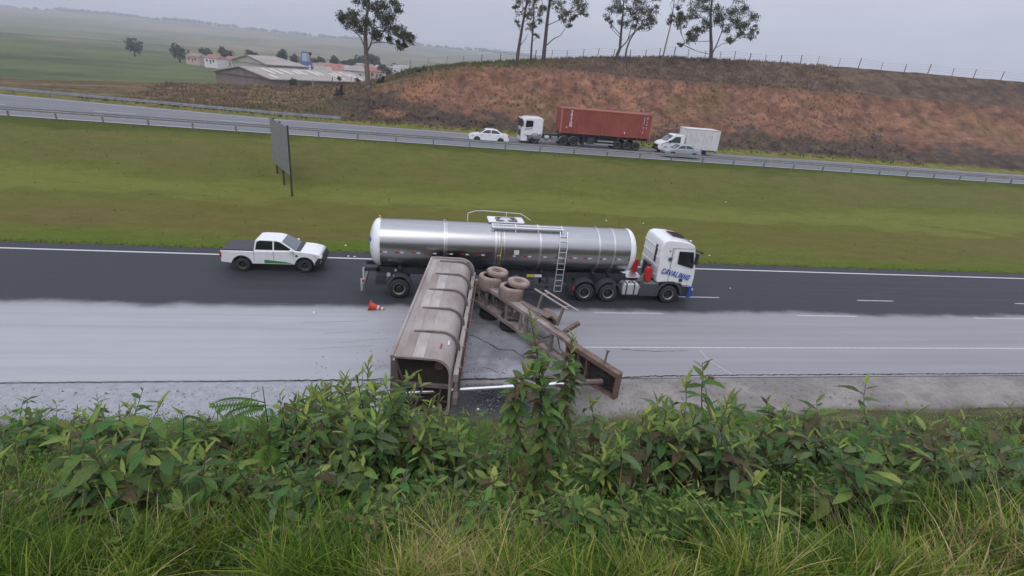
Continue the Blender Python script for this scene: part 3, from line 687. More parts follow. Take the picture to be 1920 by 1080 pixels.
# tractor
b_ = MB()
for s in (-1, 1): b_.box((tx(11.2), s*.42, .92), (6.6, .09, .26))
for x in (8.2, 9.5, 10.8, 12): b_.box((tx(x), 0, .92), (.1, .8, .22))
b_.box((tx(9.7), 0, 1.18), (1.1, .9, .12))
b_.beam((tx(7.95), -.9, 1.32), (tx(8.25), -1.15, .35), .05, .3)
b_.build('tractor_chassis', M['darkmetal'], T)
for x, r_ in ((8.93, .52), (10.28, .52)):
    for s in (-1, 1):
        wheel(T, (tx(x), s*1.07, r_), r_, .36, s, 'rubber', 'rim'); fender(T, tx(x), min(s*.66, s*1.26), max(s*.66, s*1.26), .64, .56, 'greyplastic', -4, 184)
for s in (-1, 1): wheel(T, (tx(13.83), s*1.09, .52), .52, .32, s, 'rubber', 'rim')
b_ = MB()
for x in (8.93, 10.28, 13.83): b_.tube([(tx(x), -1, .52), (tx(x), 1, .52)], .08, 10)
b_.each('axle', M['darkmetal'], T); MB().box((tx(13.9), 0, .75), (1.6, 1.5, .6)).build('engine', M['darkmetal'], T)
b_ = MB(); b_.prism([(tx(11.07), .46), (tx(12.0), .46), (tx(12.03), .6), (tx(12.03), 1.0), (tx(11.97), 1.12), (tx(11.1), 1.12), (tx(11.04), 1.0), (tx(11.04), .6)], .31, -.96)
ft = b_.build('fuel_tank', M['alu'], T, bevel=.05)
for x in (11.28, 11.73): MB().box((tx(x), -.965, .79), (.075, .655, .70)).build('strap', M['black'], ft, bevel=.02)
MB().tube([(tx(11.5), -1.0, 1.12), (tx(11.5), -1.0, 1.17)], .06, 10).build('filler_cap', M['black'], ft, 60)
b_ = MB(); b_.box((tx(12.62), -.95, .77), (1.1, .58, .74)); b_.build('battery_box', M['greyplastic'], T, bevel=.03)
MB().box((tx(12.72), -.95, 1.153), (.85, .56, .03)).build('step_plate', M['midgrey'], T, bevel=.01)
MB().box((tx(12.05), -1.245, .93), (.07, .02, .09)).build('marker_lamp', M['amber'], T); MB().box((tx(11.0), -1.255, .9), (.05, .03, .1)).build('marker_lamp', M['amber'], T)
b_ = MB(); b_.box((tx(11.95), .0, 1.22), (.95, 1.1, .04)); b_.build('catwalk', M['alu'], T, bevel=.01)
b_ = MB(); b_.prism([(tx(11.07), .46), (tx(12.0), .46), (tx(12.03), 1.0), (tx(11.97), 1.14), (tx(11.1), 1.14), (tx(11.04), 1.0)], .31, .96); b_.build('fuel_tank', M['alu'], T, bevel=.05)
b_ = MB(); b_.box((tx(8.25), -1.2, .78), (.1, .1, .22)); b_.build('tail_lamp', M['redlamp'], T, bevel=.02)
b_ = MB(); b_.plate([(tx(11.95), -.85, 1.15), (tx(12.5), -.85, 1.15), (tx(12.55), -.85, 1.75), (tx(12.4), -.85, 1.75)], .03, (0, 1, 0)); b_.build('wing_plate', M['midgrey'], T)
for y, x in ((-1.0, 12.48), (.35, 12.2)):
    b_ = MB(); b_.prism([(tx(x)-.13, 1.27), (tx(x)+.13, 1.27), (tx(x)+.17, 1.45), (tx(x)+.17, 1.9), (tx(x)+.1, 2.06), (tx(x)-.1, 2.06), (tx(x)-.17, 1.9), (tx(x)-.17, 1.45)], .17, y)
    b_.build('fire_extinguisher_box', M['red'], T, bevel=.03)
MB().box((tx(12.7), -.2, 1.7), (.14, .9, .8)).build('air_hose_rack', M['black'], T, bevel=.03)
# cab
cx0 = 12.93
prof = [(12.98, 1.22), (12.93, 1.4), (12.95, 3.3), (13.05, 3.58), (13.3, 3.68), (13.9, 3.66), (14.55, 3.55), (14.86, 3.4), (14.93, 3.2), (15.0, 2.85), (15.17, 2.02), (15.2, 1.5), (15.17, .98), (14.6, 1.0), (14.42, 1.2), (13.9, 1.32), (13.3, 1.26)]
def cabhalf(x, z): return 1.25 - max(0, z-2.2)*.075 - max(0, x-14.7)*.18
b_ = MB().prism([(tx(x), z) for x, z in prof], lambda x, z: cabhalf(x+TX, z))
cab = b_.build('cab', M['white'], T, 30, bevel=.06)
def side_poly(pts, off, name, mt, parent, xo=TX, hf=cabhalf, yc=0, th=.006, sides=(-1, 1), bevel=0):
    b_ = MB()
    for s in sides:
        b_.plate([(x-xo, yc+s*(hf(x, z)+off), z) for x, z in pts], th, (0, s, 0))
    return b_.build(name, mt, parent, bevel=bevel)
for s in (-1, 1):
    for (xa_, za_, xb_, zb_) in ((13.6, 1.36, 13.6, 3.2), (13.6, 3.24, 14.86, 3.22), (13.62, 1.34, 14.98, 1.1)):
        MB().beam((tx(xa_), s*(cabhalf(xa_, za_)+.002), za_), (tx(xb_), s*(cabhalf(xb_, zb_)+.002), zb_), .02, .022, (0, s, 0)).build('door_gap', M['midgrey'], T)
# door panel seam, window, window frame
for s in (-1, 1):
    d = side_poly([(13.62, 1.36), (14.98, 1.12), (15.06, 1.9), (14.93, 2.9), (14.86, 3.2), (13.72, 3.22), (13.62, 2.4)], .004, 'door', M['white'], T, sides=(s,), bevel=.01)
    side_poly([(13.98, 2.38), (14.93, 2.12), (14.97, 2.3), (14.84, 3.0), (14.8, 3.06), (13.98, 3.08)], .016, 'side_window', M['glass'], d, sides=(s,))
    side_poly([(13.72, 2.46), (13.9, 2.4), (13.9, 3.06), (13.72, 3.06)], .016, 'sleeper_trim', M['white'], d, sides=(s,))
    side_poly([(14.26, 1.34), (14.46, 1.32), (14.46, 1.5), (14.26, 1.52)], .018, 'door_handle', M['black'], d, sides=(s,))
    MB().lathe([(.13, 0), (.13, .01), (.001, .012)], 20, Matrix.Translation((tx(13.52), s*(cabhalf(13.5, 2.6)), 2.62)) @ Matrix.Rotation(R(90)*s, 4, 'Z')).build('emblem', M['galvdark'], T, 40)
    MB().lathe([(.08, .012), (.06, .016), (.001, .018)], 14, Matrix.Translation((tx(13.52), s*(cabhalf(13.5, 2.6)), 2.62)) @ Matrix.Rotation(R(90)*s, 4, 'Z')).build('emblem', M['greyplastic'], T, 40)
    MB().box((tx(14.98), s*1.36, 2.72), (.14, .2, .62)).build('mirror', M['black'], T, bevel=.03)
    MB().beam((tx(14.95), s*1.15, 3.16), (tx(15.2), s*1.36, 3.12), .06, .06).build('mirror_arm', M['black'], T)
    MB().box((tx(15.22), s*1.36, 3.1), (.16, .14, .1)).build('mirror', M['black'], T, bevel=.03)
GLY = {'C': [(.62, .74, .62, .9), (.62, .9, .08, .9), (.1, .98, .1, .02), (.08, .1, .62, .1), (.62, .1, .62, .26)], 'A': [(.0, 0, .27, 1), (.66, 0, .39, 1), (.14, .3, .52, .3), (.27, .93, .39, .93)], 'V': [(.0, 1, .27, 0), (.66, 1, .39, 0), (.27, .07, .39, .07)], 'L': [(.1, 1, .1, 0), (.02, .1, .58, .1)], 'I': [(.1, 1, .1, 0)], 'N': [(.1, 1, .1, 0), (.62, 1, .62, 0), (.1, .95, .62, .05)], 'H': [(.1, 1, .1, 0), (.62, 1, .62, 0), (.1, .5, .62, .5)], 'O': [(.1, .98, .1, .02), (.62, .98, .62, .02), (.02, .9, .7, .9), (.02, .1, .7, .1)]}
b_ = MB(); cx_ = 0.0
for ch_ in 'CAVALINHO':
    for n_, (x0, y0, x1, y1) in enumerate(GLY[ch_]):
        d_ = Vector((x1-x0, y1-y0, 0)).normalized(); q_ = Vector((-d_.y, d_.x, 0))*.088; a_, e_ = Vector((x0+cx_, y0, 0)), Vector((x1+cx_, y1, 0)); zt_ = .004+.0012*n_
        P = [a_-q_, e_-q_, e_+q_, a_+q_]; P = [Vector((p.x + .2*p.y, p.y, 0)) for p in P]
        b_.add([p for p in P] + [p + Vector((0, 0, zt_*3)) for p in P], [(0, 1, 2, 3), (7, 6, 5, 4), (0, 4, 5, 1), (1, 5, 6, 2), (2, 6, 7, 3), (3, 7, 4, 0)])
    cx_ += {'I': .38, 'L': .78}.get(ch_, .93)
b_.parts = []; b_.v = [((x-cx_/2)*.232, (y-.5)*.31, z) for x, y, z in b_.v]
me = b_.mesh('lettering', M['blue'])
link('lettering', me, T, M=Matrix.Translation((tx(14.02), -1.262, 1.77)) @ Matrix.Rotation(R(13), 4, 'Y') @ FACE)
side_poly([(14.55, 1.08), (14.85, 1.05), (14.85, 1.11), (14.55, 1.14)], .018, 'badge', M['midgrey'], T, sides=(-1,))
MB().plate([(tx(15.155)+.012, -1.0, 2.08), (tx(15.155)+.012, 1.0, 2.08), (tx(15.0)+.012, .98, 2.85), (tx(14.945)+.012, .95, 3.15), (tx(14.945)+.012, -.95, 3.15), (tx(15.0)+.012, -.98, 2.85)], .008, (1, 0, .2)).build('windscreen', M['glass'], T)
MB().box((tx(14.2), .1, 3.66), (.75, 1.0, .05), Matrix.Rotation(.13, 4, 'Y')).build('roof_hatch', M['glass'], T, bevel=.015)
MB().tube([(tx(13.5), -.85, 3.69), (tx(14.5), -.85, 3.6)], .02, 6).build('roof_rail', M['whitedirty'], T); MB().tube([(tx(14.6), -.9, 3.58), (tx(14.6), .9, 3.58)], .03, 6).build('roof_rail', M['galvdark'], T)
MB().tube([(tx(14.62), -.8, 3.57), (tx(14.75), -.8, 3.57)], .05, 8).build('marker_lamp', M['whitetape'], T)
b_ = MB(); b_.box((tx(12.93), -.55, 2.75), (.07, .2, 1.0)); b_.build('exhaust_intake', M['black'], T, bevel=.03)
for z in (1.6, 2.1, 2.6, 3.1): MB().box((tx(12.925), .1, z), (.03, 2.2, .05)).build('rear_wall_rib', M['white'], T, bevel=.01)
MB().box((tx(13.45), -cabhalf(13.4, 3.1)-.005, 3.08), (.06, .02, .06)).build('marker_lamp', M['black'], T)
fender(T, tx(13.83), -1.26, -.7, .66, .56, 'greyplastic', 0, 180, .12, 'wheel_arch'); fender(T, tx(13.83), .7, 1.26, .66, .56, 'greyplastic', 0, 180, .12, 'wheel_arch')
b_ = MB(); b_.prism([(tx(14.52), .45), (tx(15.12), .42), (tx(15.16), .98), (tx(14.5), .98)], 1.2); b_.build('lower_skirt', M['black'], T, bevel=.02)
b_ = MB(); b_.prism([(tx(14.95), .36), (tx(15.2), .4), (tx(15.26), .7), (tx(15.24), 1.05), (tx(15.02), 1.05)], 1.235); b_.build('bumper', M['blue'], T, bevel=.03)
for s in (-1, 1): MB().box((tx(15.2), s*1.15, .88), (.12, .2, .14)).build('headlamp', M['lamp'], T, bevel=.02)

# ------------------------------------------------------------------ overturned tipper trailer
D = thing('dump_trailer', (2.4, 20.0, 0), 'overturned dusty brown tipper trailer lying on its side across the road and verge', 'dump trailer')
def dl(p): return Vector(p) - Vector((2.4, 20.0, 0))
az = R(8.53); ax = Vector((math.sin(az), math.cos(az), 0)); bx_ = Vector((math.cos(az), -math.sin(az), 0)); zz = Vector((0, 0, 1))
B0 = Vector((-.82, 15.62, 0)); BL = 9.75; BH = 2.5
def bp(a, b, z): return dl(B0 + ax*a + bx_*b + zz*z)
# body: U-section lying on one wall, open side to the left, floor to the right
def section(n=9, inset=0.0, dep=1.95, rad=.54):
    P = [(0, BH-inset)]
    P += [(dep-inset-rad + (rad)*math.sin(R(90*i/n)), BH-inset-rad + rad*math.cos(R(90*i/n))) for i in range(n+1)]
    P += [(dep-inset-rad + rad*math.cos(R(90*i/n)), inset+rad - rad*math.sin(R(90*i/n))) for i in range(n+1)]
    P += [(0, inset)]
    return P
S1, S2 = section(), section(inset=.07)
def shell_part(a0_, a1_, S, S_in):
    b_ = MB(); n = len(S)
    vs = [bp(a, b, z) for a in (a0_, a1_) for b, z in S] + [bp(a, b, z) for a in (a0_, a1_) for b, z in S_in]
    fs = []
    for i in range(n-1): fs += [(i, i+1, n+i+1, n+i), (2*n+i, 3*n+i, 3*n+i+1, 2*n+i+1)]
    for i in range(n-1): fs += [(i, 2*n+i, 2*n+i+1, i+1), (n+i, n+i+1, 3*n+i+1, 3*n+i)]
    fs += [(0, n, 3*n, 2*n), (n-1, 3*n-1, 4*n-1, 2*n-1)]
    return b_.add(vs, fs)
body = shell_part(0, BL, S1, S2).build('dump_body', M['dumpside'], D, 50)
# plank-like wear strips along the top wall (separate welded sheets)
for (b0_, b1_, nm) in ((.16, .62, 'side_sheet'), (.66, 1.0, 'side_sheet'), ):
    pass
def arc_strip(a, wd, h, b0_, b1_, S):
    # rib following the outside of the section from b0_ on the top wall round to the floor
    P = [(b, z) for b, z in S]
    pts = [(b0_, BH)] + [p for p in P[1:] if p[1] > 1.3]
    pts.append((P[-2][0] if 0 else 1.95, .85))
    vs = []; n = len(pts)
    for i, (b, z) in enumerate(pts):
        q = pts[min(i+1, n-1)]; o_ = pts[max(0, i-1)]; t2 = Vector((q[0]-o_[0], q[1]-o_[1])).normalized(); nb, nz = -t2.y, t2.x
        if nb*(b-.9)+nz*(z-1.2) < 0: nb, nz = -nb, -nz
        hh = h*(0.5 if i < 1 else 1.0 + 1.6*max(0, (i-4)/n))
        for da in (-wd/2, wd/2):
            vs += [bp(a+da, b+nb*-.01, z+nz*-.01), bp(a+da, b+nb*hh, z+nz*hh)]
    fs = []
    for i in range(n-1):
        k0, k1 = 4*i, 4*i+4
        fs += [(k0+1, k0+3, k1+3, k1+1), (k0, k0+1, k1+1, k1), (k0+2, k1+2, k1+3, k0+3)]
    fs += [(0, 2, 3, 1), (4*n-4, 4*n-3, 4*n-1, 4*n-2)]
    return MB().add(vs, fs)
for a in (1.85, 3.85, 5.75, 7.6, 9.3): arc_strip(a, .09, .085, .42, 1.9, S1).build('rib', M['dumprib'], body, 40)
# long welded plates on the top wall, each a little proud
pl_m = mat('worn_plate', (0.45, 0.415, 0.39), 0.8, c2=(0.31, 0.265, 0.24), scale=2.2, stretch=(1, .3, 1), bump=.12, bscale=12)
pl_d = mat('brown_plate', (0.30, 0.252, 0.225), 0.8, c2=(0.225, 0.178, 0.158), scale=1.6, stretch=(1, .3, 1), bump=.12, bscale=12)
ribs = (0.05, 1.78, 1.92, 3.78, 3.92, 5.68, 5.82, 7.53, 7.67, 9.23)
for q in range(5):
    a0_, a1_ = ribs[2*q], ribs[2*q+1]
    for b0_, b1_, mt in ((.3, .62, (pl_d, M['dumpside'], pl_m)[q % 3]), (.64, 1.02, (pl_m, pl_m, M['dumpside'])[(q+1) % 3])):
        MB().box((0, 0, 0), (b1_-b0_, a1_-a0_, .014), Matrix((bx_, ax, zz)).transposed()).build('plate', mt, body).location = bp((a0_+a1_)/2, (b0_+b1_)/2, BH+.004)
# rim along the open side, top board, tail frame
MB().beam(bp(-.02, -.02, BH-.03), bp(BL, -.02, BH-.03), .1, .16).build('top_rail', M['dumpside'], body, bevel=.01)
MB().beam(bp(-.02, -.02, .09), bp(BL, -.02, .09), .1, .16).build('top_rail', M['dumpside'], body)
arc_strip(BL-.03, .12, .1, 0.0, 1.9, S1).build('tail_frame', M['dumpside'], body, 40)
b_ = MB(); b_.beam(bp(BL+.02, .2, BH+.06), bp(BL+.02, 1.7, BH+.02), .06, .05); b_.beam(bp(BL+.02, 1.75, 2.45), bp(BL+.02, 2.1, 1.5), .3, .1); b_.build('tailgate_hinge', M['dumprib'], body)
tailg = MB(); n = len(S2); tailg.add([bp(BL-.1, b, z) for b, z in S2] + [bp(BL-.04, b, z) for b, z in S2], [tuple(range(n)), tuple(range(2*n-1, n-1, -1))]).build('tailgate', M['dumpdark'], body)
# recessed front bulkhead with crossbars
fb = MB(); fb.add([bp(.45, b, z) for b, z in S2] + [bp(.53, b, z) for b, z in S2], [tuple(range(n)), tuple(range(2*n-1, n-1, -1))])
bulk = fb.build('front_bulkhead', M['dumpdark'], body)
b_ = MB(); b_.beam(bp(.34, .1, 1.25), bp(.34, 1.95, 1.25), .12, .14); bulkbar = b_.build('crossbar', M['dumprib'], body, bevel=.01)
MB().beam(bp(.34, .2, .62), bp(.34, 1.9, .62), .05, .05).build('crossbar', M['dumpbrace'], body); MB().beam(bp(.3, .2, .3), bp(.3, 1.9, .34), .05, .05).build('crossbar', M['dumpbrace'], body)
b_ = MB(); b_.beam(bp(.0, .1, BH-.1), bp(-.1, .75, .55), .05, .05); b_.beam(bp(-.1, .75, .55), bp(.3, 1.0, 1.2), .05, .05); b_.beam(bp(.0, 1.5, .2), bp(.3, 1.6, 1.15), .05, .05); b_.beam(bp(.0, .6, .2), bp(.0, .6, .9), .05, .05); b_.beam(bp(-.1, .4, .62), bp(.1, 1.7, .32), .04, .04)
b_.each('brace', M['dumpbrace'], body)
MB().lathe([(.16, 0), (.16, .03), (.001, .03)], 16, Matrix.Translation(bp(.42, 1.5, 2.0)) @ Matrix.Rotation(R(-90), 4, 'Z')).build('round_patch', M['rust'], body, 40)
# corrugated curved side facing the spill
MB().plate([bp(-.03, -.08, .0), bp(.02, .3, .0), bp(.02, .16, BH-.25), bp(-.02, -.04, BH-.12)], .03, ax).build('front_corner_panel', M['dumppanel'], body)
# floor beams and hinge rail (facing the chassis)
for z in (.8, 1.72): MB().beam(bp(.15, 2.1, z), bp(BL+.1, 2.1, z), .16, .3).build('floor_beam', M['dumpside'] if z > 1 else M['chassis'], body, bevel=.01)
b_ = MB()
for i in range(7): b_.beam(bp(.6+1.45*i, 2.2, .65), bp(.6+1.45*i, 2.2, 1.9), .08, .1)
b_.each('floor_bearer', M['dumprib'], body)
b_ = MB(); b_.tube([bp(.2, 2.3, 1.75), bp(4, 2.3, 1.8), bp(9.5, 2.28, 1.75)], .02, 5)
for i in range(5): b_.tube([bp(.5+2.0*i, 2.2, 1.78), bp(.5+2.0*i, 2.5, 1.8)], .02, 5)
b_.build('side_lamp_rail', M['rust'], body)
for a, b, z in ((.9, 1.5, 2.5), (1.3, 1.72, 2.42)): MB().box((0, 0, 0), (.06, .3, .02), Matrix((bx_, ax, zz)).transposed() @ Matrix.Rotation(.5, 3, 'Y')).build('reflector', M['redtape'] if b < 1.6 else M['whitetape'], body).location = bp(a, b, z)

# chassis: ladder frame standing on edge
cdv = Vector((.5547, -.832, 0)); cn_ = Vector((.832, .5547, 0)); C0 = Vector((2.57, 24.1, 0)); CL = 9.05
def zlow(a): return lerp(.72, -.02, ss(0, CL, a)*.5 + a/CL*.5) if a < CL else -.02
def cp(a, n_, z): return dl(C0 + cdv*a + cn_*n_ + zz*(zlow(a)+z))
def ibeam(z, a0_, a1_, d0, d1, mt, nm):
    # web lies flat (normal up), flanges stand vertical at near and far edge
    b_ = MB(); K = 8
    P = [lerp(a0_, a1_, i/K) for i in range(K+1)]
    for i in range(K):
        p, q = P[i], P[i+1]; dp, dq = lerp(d0, d1, ss(.3, .75, i/K)), lerp(d0, d1, ss(.3, .75, (i+1)/K))
        b_.beam(cp(p, dp/2, z), cp(q, dq/2, z), (dp+dq)/2, .035)
        b_.beam(cp(p, 0, z), cp(q, 0, z), .03, .17); b_.beam(cp(p, dp, z), cp(q, dq, z), .03, .17)
    return b_.build(nm, mt, D)
CH = 1.1
ibeam(CH, 0, 6.6, .62, .36, M['chassis'], 'chassis_beam'); ibeam(0.06, 0, 6.6, .62, .36, M['chassis'], 'chassis_beam')
for a, wd in ((.25, .6), (.95, .14), (2.45, .16), (3.4, .1), (3.75, .22), (4.2, .1), (5.35, .16), (6.3, .12)):
    MB().beam(cp(a, .14 if wd < .5 else .05, .08), cp(a, .14 if wd < .5 else .05, CH-.02), .1 if wd < .5 else .06, wd, cdv).build('cross_member', M['chassis'], D, bevel=.008)
b_ = MB()
for a, z in ((.1, .75), (.35, .45), (.1, .3)): b_.lathe([(.1, -.01), (.1, .005), (.001, .006)], 14, Matrix.Translation(cp(a, .02, z)) @ Matrix.Rotation(math.atan2(-cn_.y, -cn_.x), 4, 'Z'))
b_.each('frame_hole', M['black'], D)
b_ = MB()
for (a, z, a2_, z2) in ((1.3, .6, 1.9, .85), (1.4, .3, 2.1, .5), (2.8, .2, 3.2, .9), (4.4, .3, 5.2, .7), (5.5, .8, 6.1, .25), (1.2, .85, 2.0, .35)):
    b_.tube([cp(a, .35, z), cp((a+a2_)/2, .25, (z+z2)/2-.1), cp(a2_, .35, z2)], .035, 6)
b_.each('air_pipe', M['dumprib'], D, 60)
for a in (1.7, 2.9): MB().tube([cp(a, .45, .3), cp(a, .45, .85)], .13, 12).build('air_tank', M['dumprib'], D, 50)
# axles, springs and dual wheels: one side in the air, the other under the frame
for i, a in enumerate((.78, 2.3)):
    MB().tube([cp(a, .66, -.35), cp(a, .66, 1.5)], .09, 10).build('axle', M['chassis'], D, 60)
    MB().beam(cp(a-.55, .5, CH-.02), cp(a+.55, .5, CH-.02), .12, .12).build('leaf_spring', M['dumprib'], D)
    for top in (True, False):
        for lay in (0, 1):
            if top: zc = 2.02 + lay*.36 - (0 if lay == 0 else .02); sh = (.16 if lay else 0); shn = .03 if lay else 0; r_, wd_ = (.58, .72) if lay == 0 else (.53, .26); zc = 1.86 if lay == 0 else 2.33; sh = -.06 if lay == 0 else .04; shn = -.14 if lay == 0 else .2
            else: zc = .17 + .34*lay; sh = 0; shn = -.05; r_, wd_ = .52, .3
            p = C0 + cdv*(a-.02+sh) + cn_*(.66+shn)
            Mx = Matrix.Translation(dl((p.x, p.y, zc))) @ Matrix.Rotation(R(-90), 4, 'X') @ Matrix.Rotation(R(4), 4, 'Z')
            if not top: wheel(D, None, r_, wd_, -1, 'rubber', 'dustyhub', M0=Mx); continue
            h = wd_/2; hr = r_*.5 if lay else r_*.62
            prof_ = [(hr, h*.2), (hr*1.02, h*.9), (hr*1.12, h), (r_*.86, h), (r_*.955, h-.035), (r_, h-.1), (r_, .02), (r_-.014, .01), (r_-.014, -.01), (r_, -.02), (r_, -h+.1), (r_*.955, -h+.035), (r_*.86, -h), (hr*1.1, -h)]
            tm_ = MB().lathe(prof_, 40).build('wheel', M['dustyrubber'], D, 40); tm_.matrix_local = Mx @ Matrix.Rotation(R(90)*-1, 4, 'Z')
            b_ = MB(); b_.lathe([(hr, h*.85), (hr*.93, h*.75), (hr*.9, h*.1), (hr*.5, -h*.1), (.001, -h*.1)], 28)
            rm_ = b_.build('rim', M['dustyhub' if lay else 'dumpdark'], tm_, 40)
            b_ = MB(); b_.lathe([(hr*.62, -h*.02), (hr*.6, h*.12), (hr*.3, h*.2), (.001, h*.2)], 20); b_.build('hub', M['dumpdark'], tm_, 40)
            q_ = MB()
            for kk in range(36):
                aa = kk*math.pi/18; q_.box((0, math.cos(aa)*r_, math.sin(aa)*r_), (wd_-.2, .012, .02), Matrix.Rotation(aa, 4, 'X') @ Matrix.Rotation(R(90), 4, 'X'))
            q_.parts = []; tr_ = q_.build('tread', M['dumprib'], tm_); tr_['kind'] = 'stuff'
# loose spare wheel behind the frame, side underrun guard, leg and bracket
p = at(1030, 592, z=1.0)
wheel(D, None, .5, .3, -1, 'dustyrubber', 'chassis', name='spare_wheel', M0=Matrix.Translation(dl((p.x+.05, p.y, .95))) @ Matrix.Rotation(math.atan2(cdv.y, cdv.x)+R(8), 4, 'Z') @ Matrix.Rotation(R(38), 4, 'X'))
b_ = MB(); b_.beam(cp(3.25, 1.0, CH+.75), cp(5.3, 1.0, CH+.75), .09, .05); b_.beam(cp(3.25, 1.0, CH+.52), cp(5.3, 1.0, CH+.52), .09, .05) if 0 else b_.beam(cp(3.5, 1.42, CH+.7), cp(5.6, 1.42, CH+.7), .09, .05)
b_.build('underrun_rail', M['dumpside'], D, bevel=.008)
b_ = MB()
for a in (3.75, 5.05): b_.beam(cp(a, 1.0, CH+.74), cp(a+.1, 1.42, CH+.7), .12, .04); b_.beam(cp(a, .75, CH-.1), cp(a, 1.05, CH+.74), .1, .1, cdv)
b_.each('underrun_bracket', M['dumprib'], D)
MB().box((0, 0, 0), (2.2, .34, .06), Matrix((cdv, cn_, zz)).transposed()).build('side_board', M['dumprib'], D, bevel=.01).location = cp(3.6, .62, CH+.05)
b_ = MB(); b_.beam(cp(5.75, .4, CH+.05), cp(6.0, 1.05, CH+.45), .18, .16); b_.build('support_arm', M['rust'], D, bevel=.01)
b_ = MB()
for q in range(7): b_.tube([cp(2.9+.12*q, .75, CH+.1), cp(3.0+.12*q, .95, CH+.3+.05*math.sin(q*2)), cp(3.2+.1*q, 1.0, CH+.05)], .015, 5)
b_.each('brake_hose', M['black'], D, 60)
# front plate with its box frame
fa = 6.35
def fp(a, n_, z): return dl(C0 + cdv*a + cn_*n_ + zz*z)
ft_ = pl(9.05, ((0, 1), (9, 1))) and 1.12
def ftop(a): return 1.12 + (9.05-a)*.075
b_ = MB()
for (a, b2) in ((fa, 9.05),):
    b_.beam(fp(a, .06, ftop(a)), fp(b2, .06, ftop(b2)), .34, .06); b_.beam(fp(a, .05, .1), fp(b2, .05, .03), .3, .06)
b_.beam(fp(a, -.1, ftop(a)-.04), fp(b2, -.1, ftop(b2)-.04), .04, .2)
front = b_.build('coupling_frame', M['rust'], D, bevel=.008)
MB().beam(fp(9.02, .05, -.0), fp(9.02, .05, 1.13), .3, .1, cdv).build('end_plate', M['rust'], D, bevel=.01)
MB().plate([fp(fa, .2, .1), fp(9.0, .2, .04), fp(9.0, .2, 1.08), fp(fa, .2, 1.28)], .015, cn_).build('coupling_plate', M['dumpdark'], D)
for a in (fa+.03, 7.05, 7.5): MB().beam(fp(a, .04, .08), fp(a, .04, 1.16), .2, .07, cdv).build('cross_member', M['rust'], D)
b_ = MB()
for rr, c_, zc in ((.3, 8.35, .52), (.22, 8.3, .5), (.26, 8.45, .7)):
    b_.tube([fp(c_+rr*math.cos(q*.35), .02+.01*math.sin(q), zc+rr*math.sin(q*.35)) for q in range(17)], .018, 5, False)
b_.each('hydraulic_hose', M['black'], D, 60)
b_ = MB(); b_.tube([fp(8.28, .05, ftop(8.3)), fp(8.28, .12, ftop(8.3)+.55)], .045, 8); b_.tube([fp(8.28, .12, ftop(8.3)+.55), fp(8.28, .14, ftop(8.3)+.6)], .09, 8)
b_.build('king_pin_leg', M['galvdark'], D, 60)
# telescopic ram from the front plate to the body
pa, pb = at(756, 737, z=.95), at(1130, 718, z=.62)
pa = Vector((pa.x, pa.y, .95)); pb = Vector((pb.x, pb.y+.1, .62)); pm = pa.lerp(pb, .845)
ram = MB().tube([dl(pm), dl(pb)], .115, 14).build('hydraulic_ram', M['dumprib'], D, 60)
MB().tube([dl(pa), dl(pa.lerp(pb, .47))], .072, 14).build('ram_rod', M['chrome'], ram, 60); MB().tube([dl(pa.lerp(pb, .47)), dl(pm)], .09, 14).build('ram_rod', M['chrome'], ram, 60)
MB().tube([dl(pa + Vector((-.05, 0, -.2))), dl(pa + Vector((-.05, 0, .2)))], .09, 10).build('ram_eye', M['galvdark'], ram, 60)

# ------------------------------------------------------------------ other vehicles
def arch(xc, zc, r, z0, n=8):
    """underside points going from front to rear over a wheel arch"""
    a0 = math.asin(max(-1, min(1, (z0-zc)/r)))
    return [(xc + r*math.cos(a0 + (math.pi-2*a0)*i/n), zc + r*math.sin(a0 + (math.pi-2*a0)*i/n)) for i in range(n+1)]
def poly_side(parent, pts, hf, off, name, mt, th=.006, bevel=0):
    return [MB().plate([(x, s*(hf(x, z)+off), z) for x, z in pts], th, (0, s, 0)).build(name, mt, parent, bevel=bevel) for s in (-1, 1)]

